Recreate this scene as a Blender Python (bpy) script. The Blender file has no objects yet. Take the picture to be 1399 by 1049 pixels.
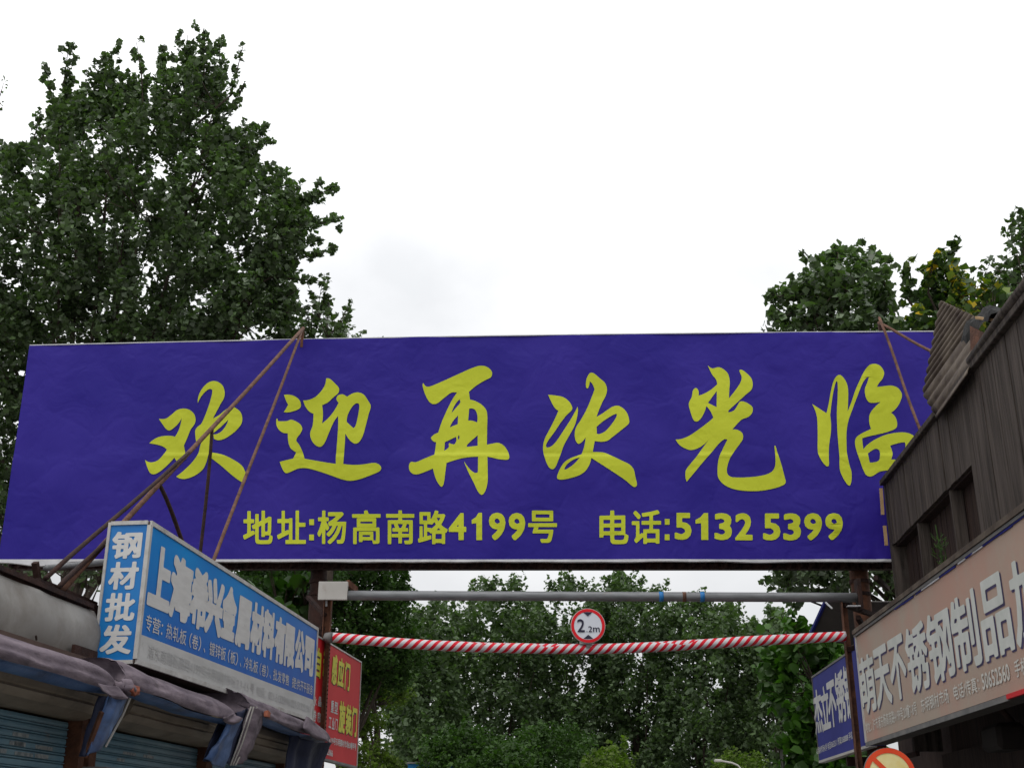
import bpy, bmesh, math, random
import numpy as np
from mathutils import Vector, noise

S = bpy.context.scene
COL = S.collection
R_ = math.radians

# ------------------------------------------------------------------ camera
EYE = 1.6; FOC = 1650.0; TH = R_(20.78); CX, CY = 699.5, 524.5
cam_d = bpy.data.cameras.new("camera"); cam = bpy.data.objects.new("camera", cam_d); COL.objects.link(cam)
cam.location = (0, 0, EYE); cam.rotation_euler = (R_(90) + TH, 0, 0)
cam_d.sensor_width = 36.0; cam_d.lens = FOC / 1399.0 * 36.0
cam_d.clip_end = 3000; S.camera = cam

# ------------------------------------------------------------------ light
S.view_settings.view_transform = 'Standard'; S.view_settings.look = 'None'
S.view_settings.gamma = 1; S.view_settings.exposure = 0.32; S.view_settings.use_curve_mapping = False
SUN_EL, SUN_AZ = R_(62), R_(205)           # azimuth clockwise from +Y
w = bpy.data.worlds.new("World"); S.world = w; w.use_nodes = True
nt = w.node_tree; nt.nodes.clear()
def N(nt, t, **kw):
    n = nt.nodes.new(t)
    for k, v in kw.items(): setattr(n, k, v)
    return n
sky = N(nt, 'ShaderNodeTexSky', sky_type='NISHITA'); sky.sun_disc = False
sky.sun_elevation = SUN_EL; sky.sun_rotation = SUN_AZ
tc = N(nt, 'ShaderNodeTexCoord')
mp = N(nt, 'ShaderNodeMapping'); mp.inputs['Scale'].default_value = (1.5, 1.2, 2.0); mp.inputs['Location'].default_value = (-0.25, 0.1, 0.35)
nz = N(nt, 'ShaderNodeTexNoise'); nz.inputs['Scale'].default_value = 1.7; nz.inputs['Detail'].default_value = 7; nz.inputs['Roughness'].default_value = 0.5
cr = N(nt, 'ShaderNodeValToRGB')
cr.color_ramp.elements[0].position = 0.38; cr.color_ramp.elements[0].color = (0.68, 0.69, 0.705, 1)
cr.color_ramp.elements[1].position = 0.66; cr.color_ramp.elements[1].color = (1.0, 1.0, 1.01, 1)
sep = N(nt, 'ShaderNodeSeparateXYZ')
er = N(nt, 'ShaderNodeMapRange'); er.inputs['From Min'].default_value = 0.05; er.inputs['From Max'].default_value = 0.55
er.inputs['To Min'].default_value = 6.4; er.inputs['To Max'].default_value = 12.4
mul = N(nt, 'ShaderNodeVectorMath', operation='SCALE')
mix = N(nt, 'ShaderNodeMixRGB'); mix.inputs['Fac'].default_value = 0.95
bg = N(nt, 'ShaderNodeBackground'); bg.inputs['Strength'].default_value = 0.1
wo = N(nt, 'ShaderNodeOutputWorld')
L = nt.links.new
L(tc.outputs['Generated'], mp.inputs['Vector']); L(mp.outputs[0], nz.inputs['Vector']); L(nz.outputs['Fac'], cr.inputs['Fac'])
L(tc.outputs['Generated'], sep.inputs[0]); L(sep.outputs['Z'], er.inputs['Value'])
L(cr.outputs['Color'], mul.inputs[0]); L(er.outputs[0], mul.inputs['Scale'])
L(sky.outputs[0], mix.inputs['Color1']); L(mul.outputs[0], mix.inputs['Color2'])
L(mix.outputs[0], bg.inputs['Color']); L(bg.outputs[0], wo.inputs['Surface'])
sd = bpy.data.lights.new("sun", 'SUN'); sd.energy = 0.7; sd.angle = R_(25); sd.color = (1, 0.97, 0.92)
so = bpy.data.objects.new("sun", sd); COL.objects.link(so)
so.rotation_euler = Vector((math.sin(SUN_AZ) * math.cos(SUN_EL), math.cos(SUN_AZ) * math.cos(SUN_EL), math.sin(SUN_EL))).to_track_quat('Z', 'Y').to_euler()

# ------------------------------------------------------------------ measuring helpers
def ray(px, py):
    x = (px - CX) / FOC; y = -(py - CY) / FOC
    return Vector((x, math.cos(TH) - y * math.sin(TH), math.sin(TH) + y * math.cos(TH)))
def atY(px, py, Y): d = ray(px, py); d = d * (Y / d.y); return Vector((d.x, d.y, d.z + EYE))
def atZ(px, py, z): d = ray(px, py); d = d * ((z - EYE) / d.z); return Vector((d.x, d.y, d.z + EYE))
class Frame:
    """a vertical street-side plane: s along the street, o out of the wall towards the street, z up"""
    def __init__(f, o, d, sign):
        f.O = Vector((o[0], o[1])); f.d = Vector(d).normalized(); f.n = Vector((f.d.y, -f.d.x)) * sign
    def W(f, s, o, z): p = f.O + f.d * s + f.n * o; return Vector((p.x, p.y, z))
    def px(f, px, py, o=0.0):
        r = ray(px, py); r2 = Vector((r.x, r.y)); b = f.O + f.n * o
        t = b.dot(f.n) / r2.dot(f.n); p = r2 * t
        return (p - f.O).dot(f.d), r.z * t + EYE
    def P(f, px, py, o=0.0): s, z = f.px(px, py, o); return f.W(s, o, z)
FL = Frame((-2.21, 7.2), (.1158, 1), 1)       # left shops and their blue sign
FR = Frame((3.0, 7.1), (.045, 1), -1)         # pink sign on the right
FW = Frame((3.485, 7.5), (.07, 1), -1)        # boarded wall on the right
FRED = Frame((-1.6, 13), (.1158, 1), 1)
FBLU = Frame((atY(1110, 925, 14).x, 14), (.045, 1), -1)

# ------------------------------------------------------------------ materials
def rgb(c): return (c[0], c[1], c[2], 1)
def base_mat(name, rough=0.7, spec=0.3, metal=0.0):
    m = bpy.data.materials.new(name); m.use_nodes = True
    b = m.node_tree.nodes['Principled BSDF']
    b.inputs['Roughness'].default_value = rough; b.inputs['Specular IOR Level'].default_value = spec
    b.inputs['Metallic'].default_value = metal
    return m, m.node_tree, b
def pm(name, c1, c2=None, scale=4.0, rough=0.7, spec=0.3, metal=0.0, bump=0.0, bscale=None, stretch=(1, 1, 1), lo=0.35, hi=0.65, dirt=None, dscale=1.3, dlo=.55, dhi=.75, detail=6):
    m, nt, b = base_mat(name, rough, spec, metal)
    c2 = c2 or c1
    g = N(nt, 'ShaderNodeNewGeometry'); mp = N(nt, 'ShaderNodeMapping'); mp.inputs['Scale'].default_value = stretch
    nt.links.new(g.outputs['Position'], mp.inputs['Vector'])
    n = N(nt, 'ShaderNodeTexNoise'); n.inputs['Scale'].default_value = scale; n.inputs['Detail'].default_value = detail; n.inputs['Roughness'].default_value = .6
    nt.links.new(mp.outputs[0], n.inputs['Vector'])
    r = N(nt, 'ShaderNodeValToRGB'); r.color_ramp.elements[0].position = lo; r.color_ramp.elements[1].position = hi
    r.color_ramp.elements[0].color = rgb(c1); r.color_ramp.elements[1].color = rgb(c2)
    nt.links.new(n.outputs['Fac'], r.inputs['Fac']); out = r.outputs['Color']
    if dirt:
        n2 = N(nt, 'ShaderNodeTexNoise'); n2.inputs['Scale'].default_value = dscale; n2.inputs['Detail'].default_value = 8; n2.inputs['Roughness'].default_value = .68
        nt.links.new(g.outputs['Position'], n2.inputs['Vector'])
        mr = N(nt, 'ShaderNodeMapRange'); mr.inputs['From Min'].default_value = dlo; mr.inputs['From Max'].default_value = dhi
        nt.links.new(n2.outputs['Fac'], mr.inputs['Value'])
        mx = N(nt, 'ShaderNodeMixRGB'); mx.inputs['Color2'].default_value = rgb(dirt)
        nt.links.new(mr.outputs[0], mx.inputs['Fac']); nt.links.new(out, mx.inputs['Color1']); out = mx.outputs[0]
    nt.links.new(out, b.inputs['Base Color'])
    if bump:
        n3 = N(nt, 'ShaderNodeTexNoise'); n3.inputs['Scale'].default_value = bscale or scale * 3; n3.inputs['Detail'].default_value = 5
        nt.links.new(mp.outputs[0], n3.inputs['Vector'])
        bp = N(nt, 'ShaderNodeBump'); bp.inputs['Strength'].default_value = bump; bp.inputs['Distance'].default_value = .02
        nt.links.new(n3.outputs['Fac'], bp.inputs['Height']); nt.links.new(bp.outputs[0], b.inputs['Normal'])
    return m

def vinyl(name, c1, c2, rough=.5, spec=.35):
    """printed banner vinyl: soft creases in relief, the same field for sheet and print"""
    m, nt, b = base_mat(name, rough, spec)
    g = N(nt, 'ShaderNodeNewGeometry')
    n = N(nt, 'ShaderNodeTexNoise'); n.inputs['Scale'].default_value = 1.1; n.inputs['Detail'].default_value = 3
    nt.links.new(g.outputs['Position'], n.inputs['Vector'])
    r = N(nt, 'ShaderNodeValToRGB'); r.color_ramp.elements[0].position = .35; r.color_ramp.elements[1].position = .65
    r.color_ramp.elements[0].color = rgb(c1); r.color_ramp.elements[1].color = rgb(c2)
    nt.links.new(n.outputs['Fac'], r.inputs['Fac']); nt.links.new(r.outputs[0], b.inputs['Base Color'])
    v = N(nt, 'ShaderNodeTexVoronoi', feature='DISTANCE_TO_EDGE'); v.inputs['Scale'].default_value = 1.7
    nd = N(nt, 'ShaderNodeTexNoise'); nd.inputs['Scale'].default_value = 2.2; nd.inputs['Detail'].default_value = 3
    nt.links.new(g.outputs['Position'], nd.inputs['Vector'])
    ad = N(nt, 'ShaderNodeVectorMath', operation='MULTIPLY_ADD'); ad.inputs[1].default_value = (1.0, 1.0, 1.0)
    nt.links.new(nd.outputs['Color'], ad.inputs[0]); nt.links.new(g.outputs['Position'], ad.inputs[2]); nt.links.new(ad.outputs[0], v.inputs['Vector'])
    mr = N(nt, 'ShaderNodeMapRange'); mr.inputs['From Max'].default_value = .16; mr.interpolation_type = 'SMOOTHSTEP'
    nt.links.new(v.outputs['Distance'], mr.inputs['Value'])
    n4 = N(nt, 'ShaderNodeTexNoise'); n4.inputs['Scale'].default_value = 2.6; n4.inputs['Detail'].default_value = 3.5; n4.inputs['Distortion'].default_value = .8
    nt.links.new(g.outputs['Position'], n4.inputs['Vector'])
    mm = N(nt, 'ShaderNodeMath', operation='MULTIPLY_ADD'); mm.inputs[1].default_value = .12
    nt.links.new(mr.outputs[0], mm.inputs[0]); nt.links.new(n4.outputs['Fac'], mm.inputs[2])
    bp = N(nt, 'ShaderNodeBump'); bp.inputs['Strength'].default_value = .32; bp.inputs['Distance'].default_value = .05
    nt.links.new(mm.outputs[0], bp.inputs['Height']); nt.links.new(bp.outputs[0], b.inputs['Normal'])
    return m

def leaf_mat(name, c1, c2, c3, spec=.45, back=1.5, trans=.25, rough=.5, yellow=None):
    m, nt, b = base_mat(name, rough, spec)
    g = N(nt, 'ShaderNodeNewGeometry')
    r = N(nt, 'ShaderNodeValToRGB'); e = r.color_ramp.elements
    e[0].position = 0; e[0].color = rgb(c1); e[1].position = 1; e[1].color = rgb(c3)
    e.new(.55).color = rgb(c2)
    if yellow: e[2].position = .76; e.new(.84).color = rgb(yellow)
    n = N(nt, 'ShaderNodeTexNoise'); n.inputs['Scale'].default_value = 1.1; n.inputs['Detail'].default_value = 2
    nt.links.new(g.outputs['Position'], n.inputs['Vector'])
    a = N(nt, 'ShaderNodeMath', operation='MULTIPLY_ADD'); a.inputs[1].default_value = .6
    nt.links.new(g.outputs['Random Per Island'], a.inputs[0])
    s = N(nt, 'ShaderNodeMapRange'); s.inputs['From Min'].default_value = .3; s.inputs['From Max'].default_value = .7; s.inputs['To Max'].default_value = .4
    nt.links.new(n.outputs['Fac'], s.inputs['Value']); nt.links.new(s.outputs[0], a.inputs[2]); nt.links.new(a.outputs[0], r.inputs['Fac'])
    mx = N(nt, 'ShaderNodeMixRGB', blend_type='MULTIPLY'); mx.inputs['Color2'].default_value = (back, back * .98, back * 1.05, 1)
    nt.links.new(g.outputs['Backfacing'], mx.inputs['Fac']); nt.links.new(r.outputs[0], mx.inputs['Color1'])
    nt.links.new(mx.outputs[0], b.inputs['Base Color'])
    t = N(nt, 'ShaderNodeBsdfTranslucent'); hs = N(nt, 'ShaderNodeMixRGB', blend_type='MULTIPLY'); hs.inputs['Fac'].default_value = 1
    hs.inputs['Color2'].default_value = (1.7, 2.4, .6, 1); nt.links.new(r.outputs[0], hs.inputs['Color1']); nt.links.new(hs.outputs[0], t.inputs['Color'])
    ms = N(nt, 'ShaderNodeMixShader'); ms.inputs[0].default_value = trans
    nt.links.new(b.outputs[0], ms.inputs[1]); nt.links.new(t.outputs[0], ms.inputs[2])
    nt.links.new(ms.outputs[0], nt.nodes['Material Output'].inputs['Surface'])
    return m

def stripe_mat(name):
    m, nt, b = base_mat(name, .55, .25)
    uv = N(nt, 'ShaderNodeUVMap'); sp = N(nt, 'ShaderNodeSeparateXYZ'); nt.links.new(uv.outputs[0], sp.inputs[0])
    def M(op, a, b_=None, c=None):
        n = N(nt, 'ShaderNodeMath', operation=op)
        for i, v in enumerate((a, b_, c)):
            if v is None: continue
            if isinstance(v, (int, float)): n.inputs[i].default_value = v
            else: nt.links.new(v, n.inputs[i])
        return n.outputs[0]
    u, v = sp.outputs['X'], sp.outputs['Y']
    nn = N(nt, 'ShaderNodeTexNoise', noise_dimensions='1D'); nn.inputs['Scale'].default_value = 1.7; nn.inputs['Detail'].default_value = 1; nt.links.new(u, nn.inputs['W'])
    seam = M('MULTIPLY_ADD', nn.outputs['Fac'], 1.1, .17)
    over = M('GREATER_THAN', M('FRACT', M('ADD', v, .5)), seam)
    ph = M('MULTIPLY_ADD', u, 1 / .086, M('MULTIPLY', v, -3.0))
    ph = M('ADD', ph, M('MULTIPLY', over, .38))
    red = M('LESS_THAN', M('FRACT', ph), .47)
    n2 = N(nt, 'ShaderNodeTexNoise'); n2.inputs['Scale'].default_value = 9; n2.inputs['Detail'].default_value = 6
    g = N(nt, 'ShaderNodeNewGeometry'); nt.links.new(g.outputs['Position'], n2.inputs['Vector'])
    mx = N(nt, 'ShaderNodeMixRGB'); mx.inputs['Color1'].default_value = (.62, .60, .62, 1); mx.inputs['Color2'].default_value = (.62, .006, .022, 1)
    nt.links.new(red, mx.inputs['Fac'])
    dr = N(nt, 'ShaderNodeMapRange'); dr.inputs['From Min'].default_value = .55; dr.inputs['From Max'].default_value = .8; dr.inputs['To Max'].default_value = .45
    nt.links.new(n2.outputs['Fac'], dr.inputs['Value'])
    m2 = N(nt, 'ShaderNodeMixRGB'); m2.inputs['Color2'].default_value = (.25, .23, .22, 1); nt.links.new(dr.outputs[0], m2.inputs['Fac']); nt.links.new(mx.outputs[0], m2.inputs['Color1'])
    nt.links.new(m2.outputs[0], b.inputs['Base Color'])
    bp = N(nt, 'ShaderNodeBump'); bp.inputs['Strength'].default_value = .3; bp.inputs['Distance'].default_value = .006
    ad = M('ADD', over, n2.outputs['Fac']); nt.links.new(ad, bp.inputs['Height']); nt.links.new(bp.outputs[0], b.inputs['Normal'])
    return m

M = dict(
 asphalt=pm('asphalt', (.05, .05, .05), (.075, .073, .07), 3, .9, bump=.4, bscale=60),
 concrete=pm('concrete', (.24, .23, .21), (.33, .32, .3), 2, .85, bump=.2, bscale=30),
 purple=vinyl('banner_purple', (.016, .008, .21), (.028, .015, .25), .5, .18),
 yellow=vinyl('banner_yellow', (.47, .52, .018), (.53, .58, .024), .55, .28),
 hem=pm('white_hem', (.5, .5, .52), (.66, .66, .68), 5, .6, bump=.3, bscale=14),
 rust=pm('rust', (.06, .026, .016), (.15, .062, .034), 9, .85, dirt=(.035, .018, .014), dscale=4, bump=.4, bscale=60),
 rustlight=pm('rust_light', (.08, .038, .025), (.17, .085, .055), 14, .8, dirt=(.09, .035, .02), dscale=5, bump=.4, bscale=60),
 rustdark=pm('rust_dark', (.020, .011, .010), (.050, .023, .017), 7, .85, bump=.4, bscale=50),
 galv=pm('galvanised', (.15, .155, .16), (.22, .225, .235), 6, .5, .4, .25, stretch=(1, 6, 6), dirt=(.16, .12, .10), dscale=3, dlo=.6, dhi=.8),
 plate=pm('dull_plate', (.42, .40, .37), (.50, .48, .45), 3, .6, dirt=(.25, .2, .16), dscale=7, dlo=.6, dhi=.85),
 bluetape=pm('blue_tape', (.02, .16, .42), (.03, .2, .5), 9, .5),
 aluminium=pm('frame_trim', (.42, .41, .39), (.55, .54, .52), 9, .5, dirt=(.2, .15, .12), dscale=6, dlo=.55, dhi=.8),
 signside=pm('sign_side_blue', (.005, .12, .42), (.008, .19, .52), 1.2, .4, .4),
 signwhite=pm('sign_white', (.48, .48, .47), (.56, .56, .55), 3, .55, stretch=(1, 1, 4), dirt=(.24, .22, .2), dscale=5, dlo=.6, dhi=.85),
 peel=pm('peeled_lettering', (.56, .555, .54), (.64, .635, .62), 5, .6, stretch=(1, 1, 4), dirt=(.26, .18, .14), dscale=7, dlo=.64, dhi=.74, bump=.06, bscale=16),
 signtext=pm('sign_lettering', (.50, .50, .50), (.60, .60, .59), 6, .6),
 ghost=pm('faded_lettering', (.40, .40, .405), (.52, .52, .51), 9, .6),
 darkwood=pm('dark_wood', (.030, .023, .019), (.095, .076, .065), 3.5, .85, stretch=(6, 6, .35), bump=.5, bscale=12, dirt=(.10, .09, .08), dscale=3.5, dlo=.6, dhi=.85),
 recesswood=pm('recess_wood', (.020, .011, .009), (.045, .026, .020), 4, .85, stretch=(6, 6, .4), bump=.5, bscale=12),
 corrugate=pm('weathered_corrugated', (.07, .052, .04), (.15, .12, .092), 5, .8, bump=.3, dirt=(.035, .022, .018), dscale=3, dlo=.45, dhi=.7),
 tarp=pm('grey_tarp', (.018, .018, .018), (.04, .04, .038), 4, .8, .15, bump=.5, bscale=12),
 pink=pm('faded_pink', (.42, .29, .23), (.48, .27, .21), 1.0, .6, .15, dirt=(.41, .33, .265), dscale=.9, dlo=.4, dhi=.6),
 pinktext=pm('pale_lettering', (.52, .54, .50), (.60, .61, .57), 6, .6),
 pinkfaint=pm('washed_lettering', (.56, .54, .49), (.63, .61, .55), 6, .6),
 ink=pm('dark_ink', (.05, .04, .10), (.08, .06, .15), 6, .6),
 navy=pm('navy_panel', (.018, .022, .20), (.028, .034, .25), 1.5, .55, .15),
 red=pm('red_panel', (.50, .012, .02), (.60, .03, .035), 1.2, .55, .15),
 signyellow=pm('sign_yellow', (.55, .52, .03), (.62, .6, .05), 5, .55),
 ochre=pm('outline_ochre', (.04, .035, .03), (.08, .06, .03), 5, .6),
 fab_mauve=pm('faded_mauve_cloth', (.115, .092, .112), (.21, .17, .195), 5, .8, spec=.2, dirt=(.06, .05, .055), dscale=4, bump=.9, bscale=7, stretch=(1.6, .8, 2.2)),
 fab_blue=pm('blue_tarpaulin', (.05, .10, .24), (.10, .17, .34), 4, .55, spec=.4, dirt=(.05, .05, .07), dscale=3.5, bump=.6, bscale=10, dlo=.5, dhi=.72),
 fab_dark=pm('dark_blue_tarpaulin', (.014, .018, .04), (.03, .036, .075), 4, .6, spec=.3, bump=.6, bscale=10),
 piping=pm('pale_piping', (.3, .28, .26), (.42, .4, .36), 8, .7),
 orange=pm('orange_rag', (.20, .05, .03), (.32, .11, .06), 20, .8, bump=.6, bscale=30),
 housing=pm('brown_housing', (.16, .125, .09), (.27, .22, .165), 3.5, .6, .35, stretch=(1, .6, 5), dirt=(.05, .03, .02), dscale=3, dlo=.5, dhi=.8),
 slat=pm('shutter_slat', (.09, .20, .28), (.16, .28, .34), 2.2, .5, .4, dirt=(.20, .21, .21), dscale=8, dlo=.62, dhi=.7),
 steelgrey=pm('steel_grey', (.12, .12, .12), (.2, .19, .18), 6, .6),
 sheetgrey=pm('grey_canvas_sheet', (.25, .24, .225), (.34, .33, .31), 1.8, .7, bump=.25, bscale=4, dirt=(.17, .15, .13), dscale=2.4, dlo=.5, dhi=.75),
 shopwall=pm('dingy_wall', (.07, .045, .038), (.11, .075, .062), 3, .9, bump=.4),
 interior=pm('dark_interior', (.012, .009, .008), (.022, .017, .014), 3, .9),
 bark=pm('bark', (.035, .026, .02), (.075, .058, .045), 6, .95, bump=.8, bscale=14, stretch=(3, 3, .6)),
 sticker=pm('old_paper', (.16, .19, .20), (.34, .36, .36), 30, .8, lo=.42, hi=.58, detail=8),
 stripes=stripe_mat('red_white_tape'),
 signred=pm('traffic_red', (.66, .006, .014), (.70, .01, .02), 6, .5, .25),
 signface=pm('traffic_white', (.62, .64, .70), (.68, .70, .75), 8, .4, .5, dirt=(.35, .36, .4), dscale=16, dlo=.62, dhi=.75),
 signgold=pm('flash_bright_cream', (.90, .72, .26), (.95, .86, .45), 7, .4, .5),  # base colour raised in place of the camera flash glow
 signorange=pm('reflective_orange_red', (.85, .06, .015), (.88, .09, .02), 7, .4, .5),  # red likewise brightened to stand in for the flash
 black=pm('traffic_black', (.015, .012, .035), (.02, .018, .045), 6, .5),
 lightwood=pm('light_batten', (.36, .23, .11), (.45, .3, .16), 8, .8),
 bluesheet=pm('blue_shed_sheet', (.02, .20, .50), (.03, .25, .58), 2, .6),
 sheetbrown=pm('grey_brown_sheet', (.075, .066, .06), (.11, .098, .09), 2, .7, bump=.2, bscale=6, dirt=(.055, .04, .035), dscale=2.5),
)
LM = dict(
 dark=leaf_mat('leaf_dark', (.036, .050, .028), (.060, .086, .042), (.092, .150, .052), back=1.8, trans=.24, spec=.55, rough=.42),
 mid=leaf_mat('leaf_mid', (.040, .058, .030), (.064, .096, .044), (.100, .155, .062), back=1.35, trans=.25, spec=.25, rough=.55),
 bright=leaf_mat('leaf_bright', (.022, .050, .010), (.040, .095, .015), (.085, .19, .026), back=1.3, trans=.25, spec=.4),
 lime=leaf_mat('leaf_lime', (.042, .066, .013), (.070, .105, .017), (.115, .17, .026), back=1.1, trans=.3, spec=.2, rough=.7),
 fir=leaf_mat('leaf_feathery', (.024, .046, .014), (.036, .072, .018), (.065, .125, .026), back=1.1, trans=.2, spec=.2, rough=.7),
 turning=leaf_mat('leaf_turning', (.022, .040, .016), (.045, .080, .022), (.12, .17, .02), back=1.4, trans=.22, spec=.45, yellow=(.5, .34, .02)),
)

# ------------------------------------------------------------------ object helpers
def thing(name, loc, label=None, cat=None, group=None):
    o = bpy.data.objects.new(name, None); o.location = loc; COL.objects.link(o); o.empty_display_size = .2
    if label: o['label'] = label; o['category'] = cat
    if group: o['group'] = group
    return o
def origin(o):
    v = Vector((0, 0, 0))
    while o: v += Vector(o.location); o = o.parent
    return v
def link_mesh(name, me, mat, parent=None, smooth=False):
    o = bpy.data.objects.new(name, me); COL.objects.link(o)
    if mat: me.materials.append(mat)
    if parent: o.parent = parent
    if smooth: me.polygons.foreach_set('use_smooth', [True] * len(me.polygons))
    return o
class MB:
    def __init__(s): s.v = []; s.f = []; s.uv = None
    def add(s, vs, fs):
        k = len(s.v); s.v += [Vector(v) for v in vs]; s.f += [tuple(i + k for i in f) for f in fs]; return s
    def hexa(s, p):      # 8 points: bottom ring 0-3, top ring 4-7
        return s.add(p, [(3, 2, 1, 0), (4, 5, 6, 7), (0, 1, 5, 4), (1, 2, 6, 5), (2, 3, 7, 6), (3, 0, 4, 7)])
    def fbox(s, F, s0, s1, o0, o1, z0, z1):
        return s.hexa([F.W(a, b, c) for c in (z0, z1) for a, b in ((s0, o0), (s1, o0), (s1, o1), (s0, o1))])
    def box(s, a, b):
        return s.hexa([(x, y, z) for z in (a[2], b[2]) for x, y in ((a[0], a[1]), (b[0], a[1]), (b[0], b[1]), (a[0], b[1]))])
    def bar(s, p, q, w, h=None, up=(0, 0, 1)):
        p, q = Vector(p), Vector(q); h = h or w; d = (q - p).normalized(); u = Vector(up)
        if abs(d.dot(u)) > .95: u = Vector((0, 1, 0))
        x = d.cross(u).normalized(); y = x.cross(d)
        c = [x * a * w / 2 + y * b * h / 2 for a, b in ((-1, -1), (1, -1), (1, 1), (-1, 1))]
        return s.hexa([p + k for k in c] + [q + k for k in c])
    def tube(s, pts, r, n=10, r2=None, uv=False, cap=True):
        pts = [Vector(p) for p in pts]; k0 = len(s.v); m = len(pts); prev = None
        for i, p in enumerate(pts):
            d = (pts[min(i + 1, m - 1)] - pts[max(i - 1, 0)]).normalized()
            if prev is None:
                a = Vector((0, 0, 1)) if abs(d.z) < .9 else Vector((0, 1, 0)); x = d.cross(a).normalized()
            else: x = (prev - d * prev.dot(d)).normalized()
            prev = x; y = d.cross(x)
            rr = r if r2 is None else r + (r2 - r) * i / (m - 1)
            if isinstance(r, (list, tuple)): rr = r[i]
            for j in range(n):
                t = 2 * math.pi * j / n; s.v.append(p + (x * math.cos(t) + y * math.sin(t)) * rr)
        for i in range(m - 1):
            for j in range(n):
                a = k0 + i * n + j; b = k0 + i * n + (j + 1) % n; s.f.append((a, b, b + n, a + n))
        if cap: s.f.append(tuple(k0 + j for j in reversed(range(n)))); s.f.append(tuple(k0 + (m - 1) * n + j for j in range(n)))
        return s
    def build(s, name, mat, parent=None, smooth=False, kind=None, bevel=0):
        o0 = origin(parent) if parent else Vector((0, 0, 0))
        me = bpy.data.meshes.new(name); me.from_pydata([v - o0 for v in s.v], [], s.f); me.update()
        bm = bmesh.new(); bm.from_mesh(me); bmesh.ops.recalc_face_normals(bm, faces=bm.faces)
        if bevel:
            bmesh.ops.bevel(bm, geom=[e for e in bm.edges], offset=bevel, segments=1, affect='EDGES', profile=.5)
        bm.to_mesh(me); bm.free()
        o = link_mesh(name, me, mat, parent, smooth)
        if kind: o['kind'] = kind
        return o
def single(mb, name, mat, label, cat, group=None, smooth=False, bevel=0):
    o = mb.build(name, mat, None, smooth, bevel=bevel); o['label'] = label; o['category'] = cat
    if group: o['group'] = group
    return o

# ------------------------------------------------------------------ lettering
GL = {}
def flat_curve(o):
    COL.objects.link(o); bpy.context.view_layer.update()
    me = o.to_mesh(); v = [(p.co.x, p.co.y) for p in me.vertices]; f = [tuple(p.vertices) for p in me.polygons]
    c = o.data; o.to_mesh_clear(); bpy.data.objects.remove(o); bpy.data.curves.remove(c)
    return v, f
def fill2d(loops):
    c = bpy.data.curves.new('shape', 'CURVE'); c.dimensions = '2D'; c.fill_mode = 'BOTH'; c.resolution_u = 1
    for lp in loops:
        sp = c.splines.new('POLY'); sp.points.add(len(lp) - 1); sp.use_cyclic_u = True
        for p, q in zip(sp.points, lp): p.co = (q[0], q[1], 0, 1)
    return flat_curve(bpy.data.objects.new('shape', c))
def contours(A):
    """closed outlines of the field A at .5 (marching squares)"""
    H, W_ = A.shape; B = A > .5
    code = B[:-1, :-1] * 1 + B[:-1, 1:] * 2 + B[1:, 1:] * 4 + B[1:, :-1] * 8
    nxt = {}
    def pt(e):
        k, y, x = e
        if k == 0: a, b = A[y, x], A[y, x + 1]; return (x + (.5 - a) / (b - a), y)
        a, b = A[y, x], A[y + 1, x]; return (x, y + (.5 - a) / (b - a))
    T = {1: ((3, 0),), 2: ((0, 1),), 3: ((3, 1),), 4: ((1, 2),), 5: ((3, 0), (1, 2)), 6: ((0, 2),), 7: ((3, 2),), 8: ((2, 3),), 9: ((2, 0),), 10: ((0, 1), (2, 3)), 11: ((2, 1),), 12: ((1, 3),), 13: ((1, 0),), 14: ((0, 3),)}
    for y, x in zip(*np.nonzero((code > 0) & (code < 15))):
        E_ = ((0, y, x), (1, y, x + 1), (0, y + 1, x), (1, y, x))
        for a, b in T[int(code[y, x])]: nxt[E_[a]] = E_[b]
    out = []
    while nxt:
        st, e = nxt.popitem(); lp = [st]
        while e != st and e in nxt: lp.append(e); e = nxt.pop(e)
        P = [pt(q) for q in lp]
        if len(P) < 6: continue
        K = [P[0]]
        for i in range(1, len(P)):
            a = K[-1]; c_ = P[(i + 1) % len(P)]; b = P[i]; L_ = math.hypot(c_[0] - a[0], c_[1] - a[1]) + 1e-9
            if abs((c_[0] - a[0]) * (b[1] - a[1]) - (c_[1] - a[1]) * (b[0] - a[0])) / L_ > .13 or L_ > 14: K.append(b)
        if len(K) > 2: out.append(K)
    return out
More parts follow.
